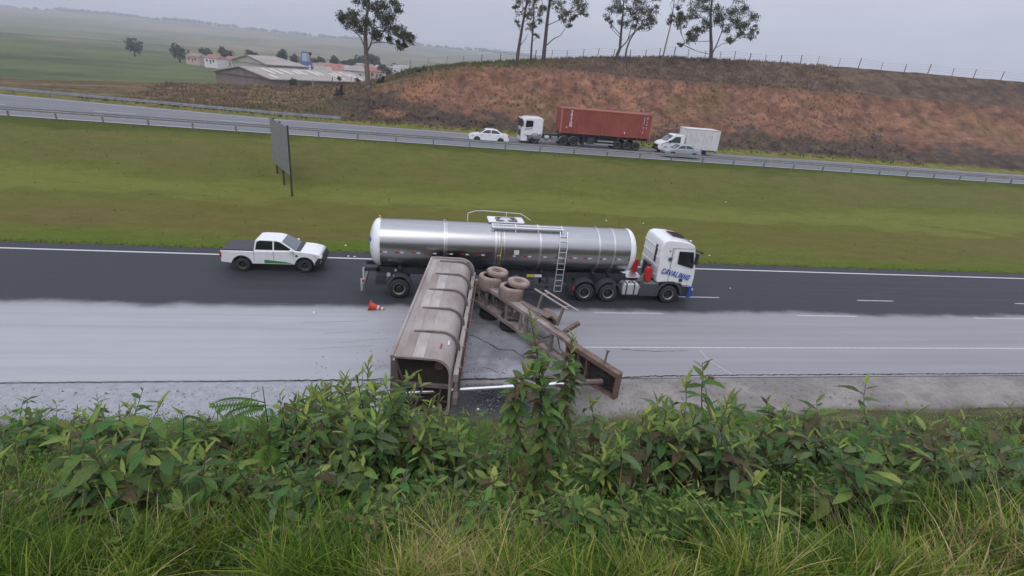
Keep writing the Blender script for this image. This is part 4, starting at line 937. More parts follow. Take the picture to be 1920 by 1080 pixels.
def sedan(loc, rz, label, paint, L_=4.3, dark_plastic=False):
    S = thing('car', loc, label, 'car', 'cars on the upper road', rz)
    hb = lambda x, z: .84 - max(0, abs(x)-1.5)*.16 - max(0, z-.7)*.1
    hc = lambda x, z: .79 - max(0, z-.95)*.5
    xf, xr, r = 1.32, -1.24, .36
    lower = [(2.13, .24), (2.19, .42), (2.17, .6), (2.05, .74), (1.7, .87), (1.0, .985), (.2, 1.0), (-1.1, 1.02), (-1.5, 1.02), (-2.0, .98), (-2.12, .88), (-2.16, .55), (-2.1, .3)]
    under = arch(xr, .3, r, .25)[::-1] + arch(xf, .3, r, .25)[::-1]
    MB().prism(lower + under, hb).build('body', paint, S, 35, bevel=.035)
    MB().prism([(1.12, .96), (.45, 1.38), (.2, 1.44), (-.45, 1.455), (-.9, 1.38), (-1.55, 1.0)], hc).build('cabin', paint, S, 40, bevel=.04)
    poly_side(S, [(.88, 1.03), (.38, 1.33), (.15, 1.37), (-.12, 1.38), (-.12, 1.03)], hc, .006, 'side_window', M['glass'])
    poly_side(S, [(-.19, 1.03), (-.19, 1.38), (-.5, 1.38), (-.85, 1.31), (-1.22, 1.05)], hc, .006, 'side_window', M['glass'])
    MB().plate([(1.075, -.72, 1.0), (1.075, .72, 1.0), (.49, .585, 1.365), (.49, -.585, 1.365)], .012, (.53, 0, .85)).build('windscreen', M['screen'], S)
    MB().plate([(-1.5, -.70, 1.05), (-1.5, .70, 1.05), (-.95, .585, 1.36), (-.95, -.585, 1.36)], .012, (-.5, 0, .86)).build('rear_window', M['glass'], S)
    for s in (-1, 1):
        MB().plate([(2.1, s*.7, .62), (1.72, s*.79, .72), (1.75, s*.79, .84), (2.03, s*.66, .74)], .03, (.3, s, .2)).build('headlamp', M['lamp'], S)
        MB().box((-2.09, s*.66, .8), (.12, .22, .2)).build('tail_lamp', M['redlamp'], S, bevel=.02)
        MB().box((.85, s*.93, 1.02), (.1, .16, .1)).build('mirror', paint, S, bevel=.02)
        for q in (.3, -.62): MB().box((q-.3, s*(hb(q, .85)+.012), .86), (.16, .02, .03)).build('door_handle', M['midgrey'], S)
        for x in (xf, xr): wheel(S, (x, s*.73, .3), .3, .19, s, 'rubber', 'rim')
    MB().box((2.15, 0, .42), (.1, .9, .14)).build('grille', M['black'], S)
    MB().box((0, 0, .3), (3.9, 1.3, .16)).build('underbody', M['black'], S)
    return S
sedan((7.1, 59.62, FARZ), R(180), 'white saloon car ahead of the red container lorry on the upper road', M['white'])
sedan((28.97, 58.2, FARZ), R(180), 'silver grey saloon car half hiding the white box van on the upper road', M['silverp'])

# white pickup, cut by the photograph's left edge
P_ = thing('pickup_truck', (-7.95, 29.95, 0), 'white double cab pickup with a green sill stripe following the tanker', 'pickup truck')
hb = lambda x, z: .92 - max(0, abs(x)-2.1)*.12 - max(0, z-1.0)*.12
hc = lambda x, z: .86 - max(0, z-1.1)*.3
xf, xr, r = 1.68, -1.55, .47
lower = [(2.52, .5), (2.6, .72), (2.58, .92), (2.45, 1.06), (1.95, 1.16), (1.2, 1.23), (-.9, 1.2), (-.95, 1.16), (-2.6, 1.16), (-2.65, .9), (-2.62, .5)]
MB().prism(lower + arch(xr, .4, r, .46)[::-1] + arch(xf, .4, r, .46)[::-1], hb).build('body', M['white'], P_, 35, bevel=.05)
MB().prism([(1.3, 1.18), (.5, 1.72), (.2, 1.79), (-.6, 1.8), (-.85, 1.74), (-.95, 1.18)], hc).build('cabin', M['white'], P_, 40, bevel=.05)
poly_side(P_, [(1.08, 1.25), (.42, 1.66), (.2, 1.71), (.12, 1.71), (.12, 1.25)], hc, .006, 'side_window', M['glass'])
poly_side(P_, [(.04, 1.25), (.04, 1.71), (-.6, 1.72), (-.78, 1.65), (-.85, 1.25)], hc, .006, 'side_window', M['glass'])
MB().plate([(1.27, -.8, 1.21), (1.27, .8, 1.21), (.53, .67, 1.7), (.53, -.67, 1.7)], .014, (.55, 0, .83)).build('windscreen', M['screen'], P_)
MB().box((1.36, 0, 1.225), (.24, 1.6, .03), Matrix.Rotation(.1, 4, 'Y')).build('wiper_cowl', M['black'], P_, bevel=.01)
MB().prism([(2.66, .42), (2.7, .62), (2.66, .86), (2.4, .86), (2.22, .62), (2.22, .42)], lambda x, z: .93-max(0, x-2.3)*.25).build('front_bumper', M['black'], P_, bevel=.03)
for s in (-1, 1):
    MB().plate([(2.57, s*.62, .84), (2.28, s*.885, .84), (2.2, s*.89, 1.02), (2.5, s*.62, 1.02)], .03, (.5, s, .1)).build('headlamp', M['lamp'], P_)
    MB().box((1.02, s*1.0, 1.27), (.12, .22, .16)).build('mirror', M['white'], P_, bevel=.03)
    fender(P_, xf, s*.9-.05, s*.9+.05, .47, .4, 'black', 4, 176, .06, 'wheel_arch'); fender(P_, xr, s*.9-.05, s*.9+.05, .47, .4, 'black', 4, 176, .06, 'wheel_arch')
    MB().plate([(-.4, s*.924, .52), (1.1, s*.924, .52), (.6, s*.924, .62), (-.4, s*.924, .72)], .004, (0, s, 0)).build('green_stripe', M['green'], P_)
    for (xa_, za_, xb_, zb_) in ((.08, .55, .08, 1.2), (1.14, .7, 1.14, 1.2), (-.92, .62, -.92, 1.2)): MB().beam((xa_, s*(hb(xa_, za_)+.002), za_), (xb_, s*(hb(xb_, zb_)+.002), zb_), .016, .02, (0, s, 0)).build('door_gap', M['midgrey'], P_)
    MB().box((1.28, s*.915, .98), (.12, .02, .1)).build('side_vent', M['black'], P_)
    for q in (-.05, -.75): MB().box((q, s*.91, 1.06), (.18, .03, .04)).build('door_handle', M['white'], P_)
    for x in (xf, xr): wheel(P_, (x, s*.8, .39), .39, .25, s, 'rubber', 'rimdark')
    MB().box((-2.62, s*.82, .92), (.08, .14, .3)).build('tail_lamp', M['redlamp'], P_)
MB().box((2.62, 0, .96), (.06, 1.1, .16)).build('grille', M['black'], P_); MB().box((0, 0, .5), (4.6, 1.4, .2)).build('underbody', M['black'], P_)
MB().box((-1.75, 0, 1.19), (1.6, 1.66, .06)).build('bed_cover', M['black'], P_)

# container lorry, heading left: local +x is forward, root turned half round
CXW = 18.6
C_ = thing('container_truck', (CXW, 62.0, FARZ), 'white cabbed lorry hauling a long rust red shipping container on the upper road', 'container truck', None, R(180))
def kx(xw): return CXW-xw
ch = lambda x, z: 1.22 - max(0, z-2.0)*.05 - max(0, x-kx(11.3))*.12
cabp = [(kx(13.28), .95), (kx(13.28), 2.72), (kx(13.1), 2.86), (kx(11.5), 2.82), (kx(11.15), 2.7), (kx(11.0), 2.5), (kx(10.92), 1.75), (kx(10.86), 1.2), (kx(10.88), .9)]
MB().prism(cabp, ch).build('cab', M['white'], C_, 30, bevel=.06)
MB().prism([(kx(13.27), .45), (kx(13.27), 1.02), (kx(11.75), 1.02), (kx(11.6), .6)] , 1.16).build('cab_skirt', M['midgrey'], C_, bevel=.03)
MB().prism([(kx(10.85), .28), (kx(10.85), .92), (kx(11.5), .92), (kx(11.6), .5), (kx(11.5), .28)][::-1], 1.2).build('bumper', M['white'], C_, bevel=.04)
poly_side(C_, [(kx(11.3), 1.78), (kx(11.36), 2.5), (kx(12.15), 2.52), (kx(12.15), 1.86)], ch, .01, 'side_window', M['glass'])
poly_side(C_, [(kx(11.2), 1.5), (kx(11.25), 1.62), (kx(12.1), 1.74), (kx(12.1), 1.62)], ch, .008, 'side_stripe', M['galv'])
poly_side(C_, [(kx(11.05), .95), (kx(12.6), .95), (kx(13.2), 1.2), (kx(13.2), .98), (kx(13.2), .6), (kx(12.9), .6)], lambda x, z: 1.2, .02, 'lower_trim', M['midgrey'])
MB().plate([(kx(10.895)+.012, -1.08, 1.75), (kx(10.895)+.012, 1.08, 1.75), (kx(10.985)+.014, 1.04, 2.5), (kx(10.985)+.014, -1.04, 2.5)], .01, (1, 0, .1)).build('windscreen', M['glass'], C_)
MB().box((kx(10.9), 0, 2.66), (.22, 2.0, .1)).build('sun_visor', M['white'], C_, bevel=.03)
MB().plate([(kx(10.86)+.02, -.85, .75), (kx(10.86)+.02, .85, .75), (kx(10.88)+.02, .7, 1.4), (kx(10.88)+.02, -.7, 1.4)], .015, (1, 0, 0)).build('grille', M['black'], C_)
for s in (-1, 1):
    MB().box((kx(10.83), s*.95, .5), (.05, .3, .2)).build('headlamp', M['lamp'], C_)
    MB().box((kx(10.95), s*1.38, 2.15), (.12, .2, .6)).build('mirror', M['black'], C_, bevel=.03)
    fender(C_, kx(12.5), s*1.1-.14, s*1.1+.14, .6, .5, 'midgrey', 0, 180, .1, 'wheel_arch')
    wheel(C_, (kx(12.5), s*1.06, .5), .5, .3, s, 'rubber', 'rimdark')
    for xw in (15.86, 17.02):
        wheel(C_, (kx(xw), s*1.05, .5), .5, .34, s, 'rubber', 'rimdark'); fender(C_, kx(xw), s*1.03-.26, s*1.03+.26, .6, .52, 'midgrey', 0, 180)
    for xw in (22.25, 23.42, 24.55): wheel(C_, (kx(xw), s*1.05, .5), .5, .34, s, 'rubber', 'rimdark')
    MB().tube([(kx(13.6), s*.95, .75), (kx(14.1), s*.95, .75)], .28, 14).build('air_tank', M['galv'], C_, 50)
    MB().box((kx(14.8), s*.95, .72), (.7, .45, .5)).build('fuel_tank', M['midgrey'], C_, bevel=.04)
    MB().box((kx(19.0), s*1.05, .8), (.8, .3, .7)).build('tool_box', M['darkmetal'], C_)
    for z in (.5, .85): MB().box((kx(20.8), s*1.15, z), (1.9, .05, .15)).build('side_guard', M['galv'], C_)
    MB().box((kx(25.6), s*.8, .62), (.06, .9, .12)).build('rear_bumper', M['galvdark'], C_)
    MB().box((kx(25.9), s*1.0, 1.0), (.06, .3, .16)).build('tail_lamp', M['redlamp'], C_)
    MB().box((kx(14.5), s*.42, .95), (3.4, .09, .24)).build('frame_rail', M['darkmetal'], C_)
    MB().box((kx(20.8), s*.5, 1.28), (10.4, .12, .3)).build('trailer_rail', M['darkmetal'], C_)
for xw in (15.5, 18, 20, 22.2, 23.4, 24.5, 25.8): MB().box((kx(xw), 0, 1.3), (.14, 2.3, .2)).build('cross_member', M['darkmetal'], C_)
for xw in (12.5, 15.86, 17.02, 22.25, 23.42, 24.55): MB().tube([(kx(xw), -1, .5), (kx(xw), 1, .5)], .1, 8).build('axle', M['darkmetal'], C_)
MB().box((kx(18.3), 0, .7), (.16, 1.6, 1.0)).build('landing_gear', M['darkmetal'], C_)
MB().box((kx(19.5), 0, .75), (6, .5, .6)).build('trailer_spine', M['darkmetal'], C_)
# the container: corrugated long walls, frame, lettering
K0, K1, KZ0, KZ1 = 15.25, 26.05, 1.46, 4.16
def corr(x0, x1, y, out, pitch=.278, d=.04):
    b_ = MB(); xs_, ys_ = [], []; x = x0
    while x < x1-.05:
        for dx, dd in ((0, 0), (.07, 0), (.139, d), (.209, d)): xs_.append(min(x+dx, x1)); ys_.append(dd)
        x += pitch
    xs_.append(x1); ys_.append(0); n = len(xs_)
    b_.add([(q, y-out*e, z) for z in (KZ0+.12, KZ1-.1) for q, e in zip(xs_, ys_)], [(i, i+1, n+i+1, n+i) for i in range(n-1)]); return b_
xa, xb = kx(K1)+.1, kx(K0)-.1
box_ = MB().box(((xa+xb)/2, 0, (KZ0+KZ1)/2), (xb-xa, 2.3, KZ1-KZ0-.08)).build('container', M['container'], C_)
for s in (-1, 1): corr(xa, xb, s*1.2, s).build('corrugated_wall', M['container'], box_)
for s in (-1, 1):
    MB().box(((xa+xb)/2, s*1.19, KZ1-.05), (xb-xa, .1, .1)).build('top_rail', M['containerframe'], box_); MB().box(((xa+xb)/2, s*1.19, KZ0+.07), (xb-xa, .1, .13)).build('bottom_rail', M['container'], box_)
    for x in (xa-.04, xb+.04): MB().box((x, s*1.16, (KZ0+KZ1)/2), (.16, .16, KZ1-KZ0)).build('corner_post', M['containerframe'], box_)
MB().box((xb+.04, 0, (KZ0+KZ1)/2), (.06, 2.2, KZ1-KZ0-.1)).build('front_wall', M['container'], box_); MB().box((xa-.04, 0, (KZ0+KZ1)/2), (.06, 2.2, KZ1-KZ0-.1)).build('door', M['container'], box_)
# side facing the camera is local +Y; lettering reads with local -x to its right
FACEB = Matrix.Rotation(R(180), 4, 'Z') @ FACE
def side_text(s_, size, xw, z, mt=None, bold=.008):
    link('lettering', text_mesh(s_, size, mt or M['whitetape'], .003, bold), box_, M=Matrix.Translation((kx(xw), 1.215, z)) @ FACEB)
for i, ch_ in enumerate('TRITON'): side_text(ch_, .42, 16.42, 3.78 - i*.295, bold=.014)
MB().box((kx(15.98), 1.21, KZ0+.62), (.22, .012, .22)).build('hazard_label', M['amber'], box_)
for i, ch_ in enumerate('III I I'):
    if ch_ != ' ': MB().box((kx(25.05 - (.0)), 1.21, 3.7-i*.26), (.05, .01, .2)).build('marking', M['whitetape'], box_)
for z_, h_ in ((3.72, .3), (3.3, .1), (3.02, .16), (2.66, .14)): MB().box((kx(25.42), 1.21, z_), (.07, .01, h_)).build('marking', M['whitetape'], box_)
MB().box((kx(22.9), 1.21, 1.95), (.1, .01, .22)).build('marking', M['whitetape'], box_)

# box van heading left
VX = 31.0
V_ = thing('box_van', (VX, 61.45, FARZ), 'white van with tall pale grey box body behind the silver car', 'van', None, R(180))
def vx(xw): return VX-xw
vh = lambda x, z: .98 - max(0, z-1.2)*.14 - max(0, x-vx(27.9))*.22
MB().prism([(vx(30.35), .45), (vx(30.35), 2.12), (vx(30.2), 2.2), (vx(29.2), 2.2), (vx(28.95), 2.1), (vx(28.1), 1.4), (vx(27.6), 1.25), (vx(27.28), 1.02), (vx(27.2), .7), (vx(27.25), .42), (vx(27.6), .4)] + arch(vx(28.1), .36, .42, .4)[0:] , vh).build('cab', M['white'], V_, 35, bevel=.05)
poly_side(V_, [(vx(28.35), 1.3), (vx(29.15), 1.95), (vx(29.8), 1.98), (vx(29.8), 1.32)], vh, .008, 'side_window', M['glass'])
MB().plate([(vx(28.15)+.02, -.85, 1.45), (vx(28.15)+.02, .85, 1.45), (vx(28.9)+.02, .78, 2.07), (vx(28.9)+.02, -.78, 2.07)], .012, (.66, 0, .75)).build('windscreen', M['screen'], V_)
MB().box((vx(27.22), 0, .78), (.1, 1.3, .3)).build('grille', M['black'], V_, bevel=.02); MB().box((vx(27.2), 0, .45), (.14, 1.8, .26)).build('front_bumper', M['black'], V_, bevel=.04)
for s in (-1, 1):
    MB().plate([(vx(27.3)+.02, s*.68, .85), (vx(27.65), s*.93, .9), (vx(27.75), s*.93, 1.14), (vx(27.42)+.02, s*.68, 1.05)], .025, (.5, s, .2)).build('headlamp', M['lamp'], V_)
    MB().box((vx(28.45), s*1.1, 1.4), (.12, .22, .3)).build('mirror', M['black'], V_, bevel=.03)
    for xw in (28.1, 32.95): wheel(V_, (vx(xw), s*.85, .36), .36, .24, s, 'rubber', 'rimdark')
    MB().box((vx(32.4), s*.4, .6), (4.2, .1, .2)).build('frame_rail', M['darkmetal'], V_)
    MB().box((vx(34.6), s*.7, .5), (.06, .5, .1)).build('rear_bumper', M['galv'], V_)
    MB().box((vx(34.62), s*.9, .7), (.05, .2, .12)).build('tail_lamp', M['redlamp'], V_)
MB().box((vx(32.5), 0, 1.86), (4.1, 2.26, 2.3)).build('box_body', M['whitedirty'], V_, bevel=.03)
for s in (-1, 1):
    MB().box((vx(32.5), s*1.135, 2.99), (4.12, .04, .06)).build('edge_trim', M['alu'], V_); MB().box((vx(32.5), s*1.135, .74), (4.12, .04, .08)).build('edge_trim', M['alu'], V_)
    for q in range(1, 4): MB().box((vx(30.5+q*1.02), s*1.133, 1.86), (.03, .012, 2.2)).build('panel_seam', M['galv'], V_)
MB().box((vx(30.44), .5, 2.9), (.02, .2, .06)).build('marker_lamp', M['black'], V_)

# ------------------------------------------------------------------ cone, sign, guard rails
k_ = thing('traffic_cone', (-2.15, 24.45, 0), 'orange traffic cone knocked over beside the tanker', 'traffic cone')
Mx = Matrix.Translation((-.22, 0, .2)) @ Matrix.Rotation(R(-5), 4, 'Z') @ Matrix.Rotation(R(14), 4, 'Y')
MB().lathe([(.19, .02), (.165, .2), (.03, .74), (.02, .75), (.001, .75)], 20, Mx).build('cone_body', M['orange'], k_, 50)
MB().lathe([(.128, .36), (.108, .45)], 20, Mx @ Matrix.Scale(1.03, 4)).build('reflective_band', M['whitetape'], k_, 50)
MB().lathe([(.083, .54), (.063, .63)], 20, Mx @ Matrix.Scale(1.05, 4)).build('reflective_band', M['whitetape'], k_, 50)
MB().box((0, 0, 0), (.05, .42, .42), None).build('cone_base', M['orange'], k_, bevel=.015).matrix_local = Mx

g0, g1, g2 = at(548, 370, z=.75), at(545, 349, z=1.15), at(538, 332, z=1.6)
sdir = Vector((g2.x-g0.x, g2.y-g0.y, 0)).normalized(); sdir = (sdir + Vector((-.16, 0, 0))).normalized()
SG = thing('road_sign', (g0.x, g0.y, med_h(g0.x, g0.y)), 'tall grey back of a roadside sign on thin dark posts in the grass', 'road sign', None, math.atan2(sdir.y, sdir.x))
z0 = SG.location.z
for dx in (0, 2.3, 4.4):
    q = SG.location + sdir*dx; zb = med_h(q.x, q.y)-z0
    MB().box((dx, 0, (5.3+zb)/2-.1), (.1, .14, 5.3-zb+.2)).build('post', M['signpost'], SG)
for i in range(6): MB().box((2.5, .1, 1.95+i*.6), (5.4, .03, .58)).build('panel', M['signback'], SG, bevel=.006)
for i in range(4): MB().box((2.5, .06, 2.1+i*.95), (5.3, .05, .06)).build('crossbar', M['signpost'], SG)

def guard_rail(pts, label, post=4.0, first=None, double=False, hh=.72):
    g = thing('guard_rail', pts[0], label, 'guard rail')
    o_ = Vector(pts[0]); rail_prof = [(-.03, -.16), (.03, -.12), (.03, -.06), (-.03, -.02), (-.03, .02), (.03, .06), (.03, .12), (-.03, .16)]
    P = [Vector(p)-o_ for p in pts]
    for a, b in zip(P, P[1:]):
        d = (b-a); ln = d.length; n = max(1, round(ln/post)); nv = Vector((-d.y, d.x, 0)).normalized()
        b_ = MB(); k = len(rail_prof)
        b_.add([q + nv*u + Vector((0, 0, hh-.16+v)) for q in (a, b) for u, v in rail_prof], [(i, i+1, k+i+1, k+i) for i in range(k-1)])
        rl = b_.build('rail', M['galv'], g, fix=False)
        for i in range(n):
            p = a + d*((i+.5)/n)
            MB().box(p + nv*.1 + Vector((0, 0, hh/2-.15)), (.11, .1, hh+.3)).build('post', M['galvdark'], g)
    return g
guard_rail([(-90, 55.05, FARZ), (-11.66, 55.05, FARZ), (32, 55.05, FARZ), (110, 55.05, FARZ)], 'long grey steel guard rail between the median grass and upper road', 3.74, hh=.8)
guard_rail([(-90, pl(-90, FE)+.4, FARZ), (-60, 74.4, FARZ), (-16, 67.6, FARZ), (-9.5, 67.45, FARZ)], 'pale guard rail on the far left side of the upper road below the dry bank', 4.0, hh=.78)

# ------------------------------------------------------------------ hill top: trees, fence, stumps
def euc(name, px, py, Yp, trunk, limbs, clumps, label, dens=1.0, bark='bark', leafm=('euc', 'euc', 'euclight'), tr=.24, leaf=.22):
    base = at(px, py, Y=Yp); base.z = hill_h(base.x, base.y) - .1
    off = at(px, py, Y=Yp)
    t0 = thing(name, base, label, 'tree', 'eucalyptus trees on the hill top')
    r = random.Random(int(px*3+py))
    def q(x, y, d=0.0): return at(x, y, Y=Yp) - off + Vector((0, d, 0))
    b_ = MB()
    P = [q(x, y, d) for x, y, d in trunk]; P[0] = Vector((0, 0, -.2)); n = len(P)
    b_.tube([Vector((0, 0, -.25)), Vector((0, 0, .25))], [tr*1.7, tr*1.15], 8)
    b_.tube(P, [tr*(1.05-.75*i/(n-1)) for i in range(n)], 8)
    nodes_ = [p for p in P]
    for lim, rr in limbs:
        Q = [q(x, y, d) for x, y, d in lim]; b_.tube(Q, [rr*(1-.6*i/(len(Q)-1)) for i in range(len(Q))], 6); nodes_ += Q[1:]
    cl = []
    for cx, cy, cr in clumps:
        d = r.uniform(-1, 1)*min(2.6, .05*cr*4)
        cl.append((q(cx, cy, d), cr*Yp/1000*1.0))
    for c, cr in cl:     # twigs from the nearest limb into every clump
        below = [p for p in nodes_ if p.z < c.z + .4] or nodes_
        nb = min(below, key=lambda p: (p-c).length)
        mid = nb.lerp(c, .5) + Vector((r.uniform(-.3, .3), r.uniform(-.3, .3), -.25))
        b_.tube([nb, mid, c], [.05, .035, .015], 5, False)
        for k in range(2):
            e_ = c + Vector((r.uniform(-1, 1), r.uniform(-1, 1), r.uniform(-.6, .8)))*cr
            b_.tube([mid, c.lerp(e_, .5), e_], [.025, .018, .008], 4, False)
    b_.build('trunk', M[bark], t0, 50)
    lb = MB()
    for c, cr in cl:
        nsub = max(5, int(cr*14*dens))
        for _ in range(nsub):
            u = Vector((r.gauss(0, 1), r.gauss(0, 1), r.gauss(0, .8))); u = u.normalized()*(r.random()**.45)*cr
            sc_ = c+u; sr = cr*r.uniform(.22, .42); lb.m = r.choice((0, 0, 1, 2))
            for _ in range(int(46*(.5+.5*dens))):
                v = Vector((r.gauss(0, 1), r.gauss(0, 1), r.gauss(0, .8)))*sr*.75
                p = sc_+v; s1 = leaf*r.uniform(.5, 1.15)
                a = Vector((r.uniform(-1, 1), r.uniform(-1, 1), r.uniform(-1.6, .3))).normalized()*s1
                b2 = Vector((r.uniform(-1, 1), r.uniform(-1, 1), r.uniform(-1, 1))).normalized()*s1*.42
                lb.add([p, p+a*.5+b2, p+a, p+a*.5-b2], [(0, 1, 2, 3)])
    lb.parts = []
    lb.build('crown', [M[k] for k in leafm], t0, fix=False)
    return t0
YA, YB = 84.0, 89.5
euc('eucalyptus_tree', 691, 156, YA, [(691, 156, 0), (688, 120, 0), (686, 85, 0), (685, 60, 0), (686, 30, .2), (690, 0, .2), (694, -50, 0), (697, -95, 0)],
    [([(687, 88, 0), (676, 62, .4), (660, 45, .6), (645, 40, .8)], .1), ([(687, 90, 0), (697, 72, -.4), (700, 45, -.6), (707, 10, -.5), (712, -40, 0)], .12), ([(694, 72, -.3), (722, 71, -.6), (745, 76, -.8), (758, 82, -.8)], .08), ([(700, 45, -.5), (722, 40, -.8), (745, 55, -.5), (768, 70, 0)], .08), ([(689, 103, 0), (701, 95, .2)], .035)],
    [(640, 22, 9), (652, 30, 13), (668, 28, 12), (660, 15, 9), (678, 44, 12), (690, 30, 12), (700, 50, 13), (706, 62, 9), (718, 24, 13), (735, 28, 12), (726, 44, 12), (742, 44, 10), (752, 52, 11), (762, 58, 10), (770, 66, 8), (748, 74, 8), (730, 66, 7), (758, 78, 6), (716, 4, 13), (700, 2, 12), (676, -4, 12), (738, -2, 13), (745, 12, 8), (690, -28, 15), (712, -35, 15), (735, -28, 14), (668, -28, 13), (700, -62, 16), (722, -66, 14), (680, -66, 13), (705, -95, 13)],
    'tall eucalyptus standing alone with charred foot, leftmost tree on the burnt bank', 1.15, 'barkpale', tr=.36)
euc('eucalyptus_tree', 967, 136, YA-1, [(967, 136, 0), (971, 105, 0), (975, 80, 0), (980, 50, 0), (986, 20, 0), (990, -10, 0), (993, -60, 0)],
    [([(974, 95, 0), (984, 83, .2), (990, 72, .3)], .06), ([(977, 72, 0), (968, 50, .2), (966, 30, .2)], .05)],
    [(972, 52, 7), (976, 30, 10), (968, 10, 9), (985, 10, 10), (978, -12, 11), (992, -5, 10), (970, -35, 12), (990, -40, 13), (982, -65, 12), (969, 22, 6), (990, 40, 6)],
    'slim brown eucalyptus on the cut edge with a blackened base', .6, 'bark', ('euc', 'eucdry', 'eucdry'), .26)
euc('eucalyptus_tree', 995, 116, YB, [(995, 116, 0), (997, 85, 0), (999, 60, 0), (1001, 30, 0), (1002, -10, 0), (1003, -50, 0)], [([(998, 75, 0), (1008, 65, .3), (1014, 60, .4)], .04), ([(998, 60, 0), (990, 50, .2)], .04)],
    [(1008, 62, 5), (994, 48, 7), (1004, 40, 8), (996, 24, 9), (1008, 18, 9), (998, 0, 10), (1010, -12, 10), (1000, -35, 11), (1013, 35, 6)],
    'thinnest eucalyptus, between two thicker trunks on the green crest', .75, 'bark', ('euc', 'eucdry', 'euc'), .17)
euc('eucalyptus_tree', 1019, 112, YB, [(1019, 112, 0), (1021, 90, 0), (1024, 60, 0), (1027, 30, 0), (1031, 0, 0), (1034, -40, 0), (1037, -90, 0)],
    [([(1026, 78, 0), (1040, 66, .3), (1053, 60, .5), (1064, 44, .6)], .09), ([(1029, 40, 0), (1048, 32, .2), (1065, 20, .2), (1085, 10, .1)], .07), ([(1030, 22, 0), (1020, 5, .2), (1014, -15, .2)], .07)],
    [(1068, 40, 6), (1075, 30, 6), (1060, 28, 6), (1050, 20, 10), (1066, 15, 10), (1082, 12, 10), (1075, 25, 7), (1092, 18, 8), (1055, 2, 11), (1078, -5, 12), (1098, 0, 9), (1022, 8, 8), (1040, -2, 10), (1012, -15, 10), (1040, -30, 13), (1070, -30, 14), (1095, -25, 11), (1025, -50, 12), (1050, -62, 14), (1080, -60, 12)],
    'tallest eucalyptus with a thick bare trunk and one low dry limb', .75, 'bark', ('euclight', 'euc', 'euc'), .34)
euc('eucalyptus_tree', 1156, 110, YB, [(1156, 110, 0), (1158, 98, 0), (1163, 86, 0), (1165, 65, .1), (1167, 45, .2), (1170, 20, .3), (1172, -20, .2)],
    [([(1162, 88, 0), (1175, 76, .3), (1185, 62, .4), (1200, 48, .5), (1215, 40, .5)], .11), ([(1165, 62, 0), (1152, 46, .2), (1142, 28, .3)], .07), ([(1178, 72, .2), (1184, 50, .1), (1192, 25, 0), (1200, 0, 0)], .08), ([(1168, 70, .1), (1150, 52, .1), (1143, 40, 0)], .05)],
    [(1142, 14, 8), (1140, 28, 7), (1148, 38, 6), (1155, 14, 9), (1160, 36, 8), (1168, 16, 9), (1172, 40, 8), (1150, -4, 10), (1170, -8, 12), (1185, 10, 10), (1190, 28, 9), (1195, 44, 8), (1205, 14, 11), (1212, 30, 11), (1222, 40, 9), (1226, 26, 9), (1230, 12, 8), (1206, -8, 12), (1226, -6, 9), (1188, -20, 12), (1210, 46, 7), (1228, 36, 6)],
    'broad eucalyptus whose trunk forks low, behind the red container', .75, 'bark', ('euc', 'euclight', 'eucdry'), .3)
euc('eucalyptus_tree', 1172, 110, YB+1.5, [(1172, 110, 0), (1175, 92, 0), (1181, 75, 0), (1189, 62, 0), (1195, 40, 0), (1200, 10, 0)], [([(1184, 70, 0), (1196, 56, .2), (1206, 45, .2)], .05)],
    [(1196, 34, 8), (1204, 20, 9), (1194, 8, 9), (1208, 2, 9), (1210, 36, 7), (1186, 22, 8), (1218, 18, 8)],
    'leaning slender eucalyptus tangled with the broad forked one', .6, 'bark', ('euc', 'eucdry', 'euclight'), .16)
euc('eucalyptus_tree', 1238, 139, YA+.5, [(1238, 139, 0), (1239, 120, 0), (1243, 106, 0), (1249, 80, 0), (1255, 55, 0), (1260, 35, 0), (1264, 5, 0), (1268, -30, 0)], [([(1258, 42, 0), (1250, 33, .1), (1249, 28, .1)], .03), ([(1262, 20, 0), (1258, 0, 0)], .03)],
    [(1253, 36, 4), (1256, 30, 5), (1264, 22, 5), (1268, 6, 7), (1274, -10, 7), (1262, -15, 7), (1275, 20, 5)],
    'nearly bare leaning eucalyptus pole growing from the lower bank', .5, 'barkpale', ('euc', 'eucdry', 'eucdry'), .15)
euc('eucalyptus_tree', 1333, 111, YB, [(1333, 111, 0), (1335, 95, 0), (1335, 75, 0), (1334, 50, 0), (1335, 20, .2), (1338, -10, .2), (1340, -60, 0)],
    [([(1336, 95, 0), (1345, 75, -.2), (1354, 50, -.3), (1358, 20, -.2)], .13), ([(1334, 70, 0), (1315, 70, .3), (1300, 70, .4), (1288, 72, .4)], .06), ([(1340, 85, 0), (1355, 75, -.2), (1372, 72, -.2), (1385, 60, -.2)], .06), ([(1334, 45, 0), (1318, 25, .2), (1305, 12, .2)], .07), ([(1352, 55, -.2), (1372, 40, -.3), (1395, 25, -.2), (1412, 20, 0)], .07)],
    [(1276, 76, 6), (1290, 68, 8), (1300, 60, 9), (1306, 50, 9), (1294, 56, 7), (1275, 28, 10), (1290, 22, 12), (1284, 38, 9), (1308, 20, 11), (1320, 34, 11), (1326, 10, 12), (1318, 48, 9), (1300, 2, 13), (1330, -12, 13), (1342, 26, 10), (1352, 8, 12), (1360, 30, 11), (1372, 15, 13), (1385, 28, 13), (1368, 46, 10), (1384, 45, 11), (1378, 64, 8), (1390, 58, 9), (1366, 68, 6), (1400, 38, 12), (1415, 24, 11), (1398, 8, 13), (1420, 48, 9), (1408, 62, 8), (1345, -30, 14), (1375, -20, 15), (1405, -18, 14), (1310, -25, 14), (1360, -55, 14), (1330, -55, 13)],
    'wide spreading eucalyptus with a double stem, rightmost tree on the crest', .95, 'bark', ('euc', 'euclight', 'euc'), .34)
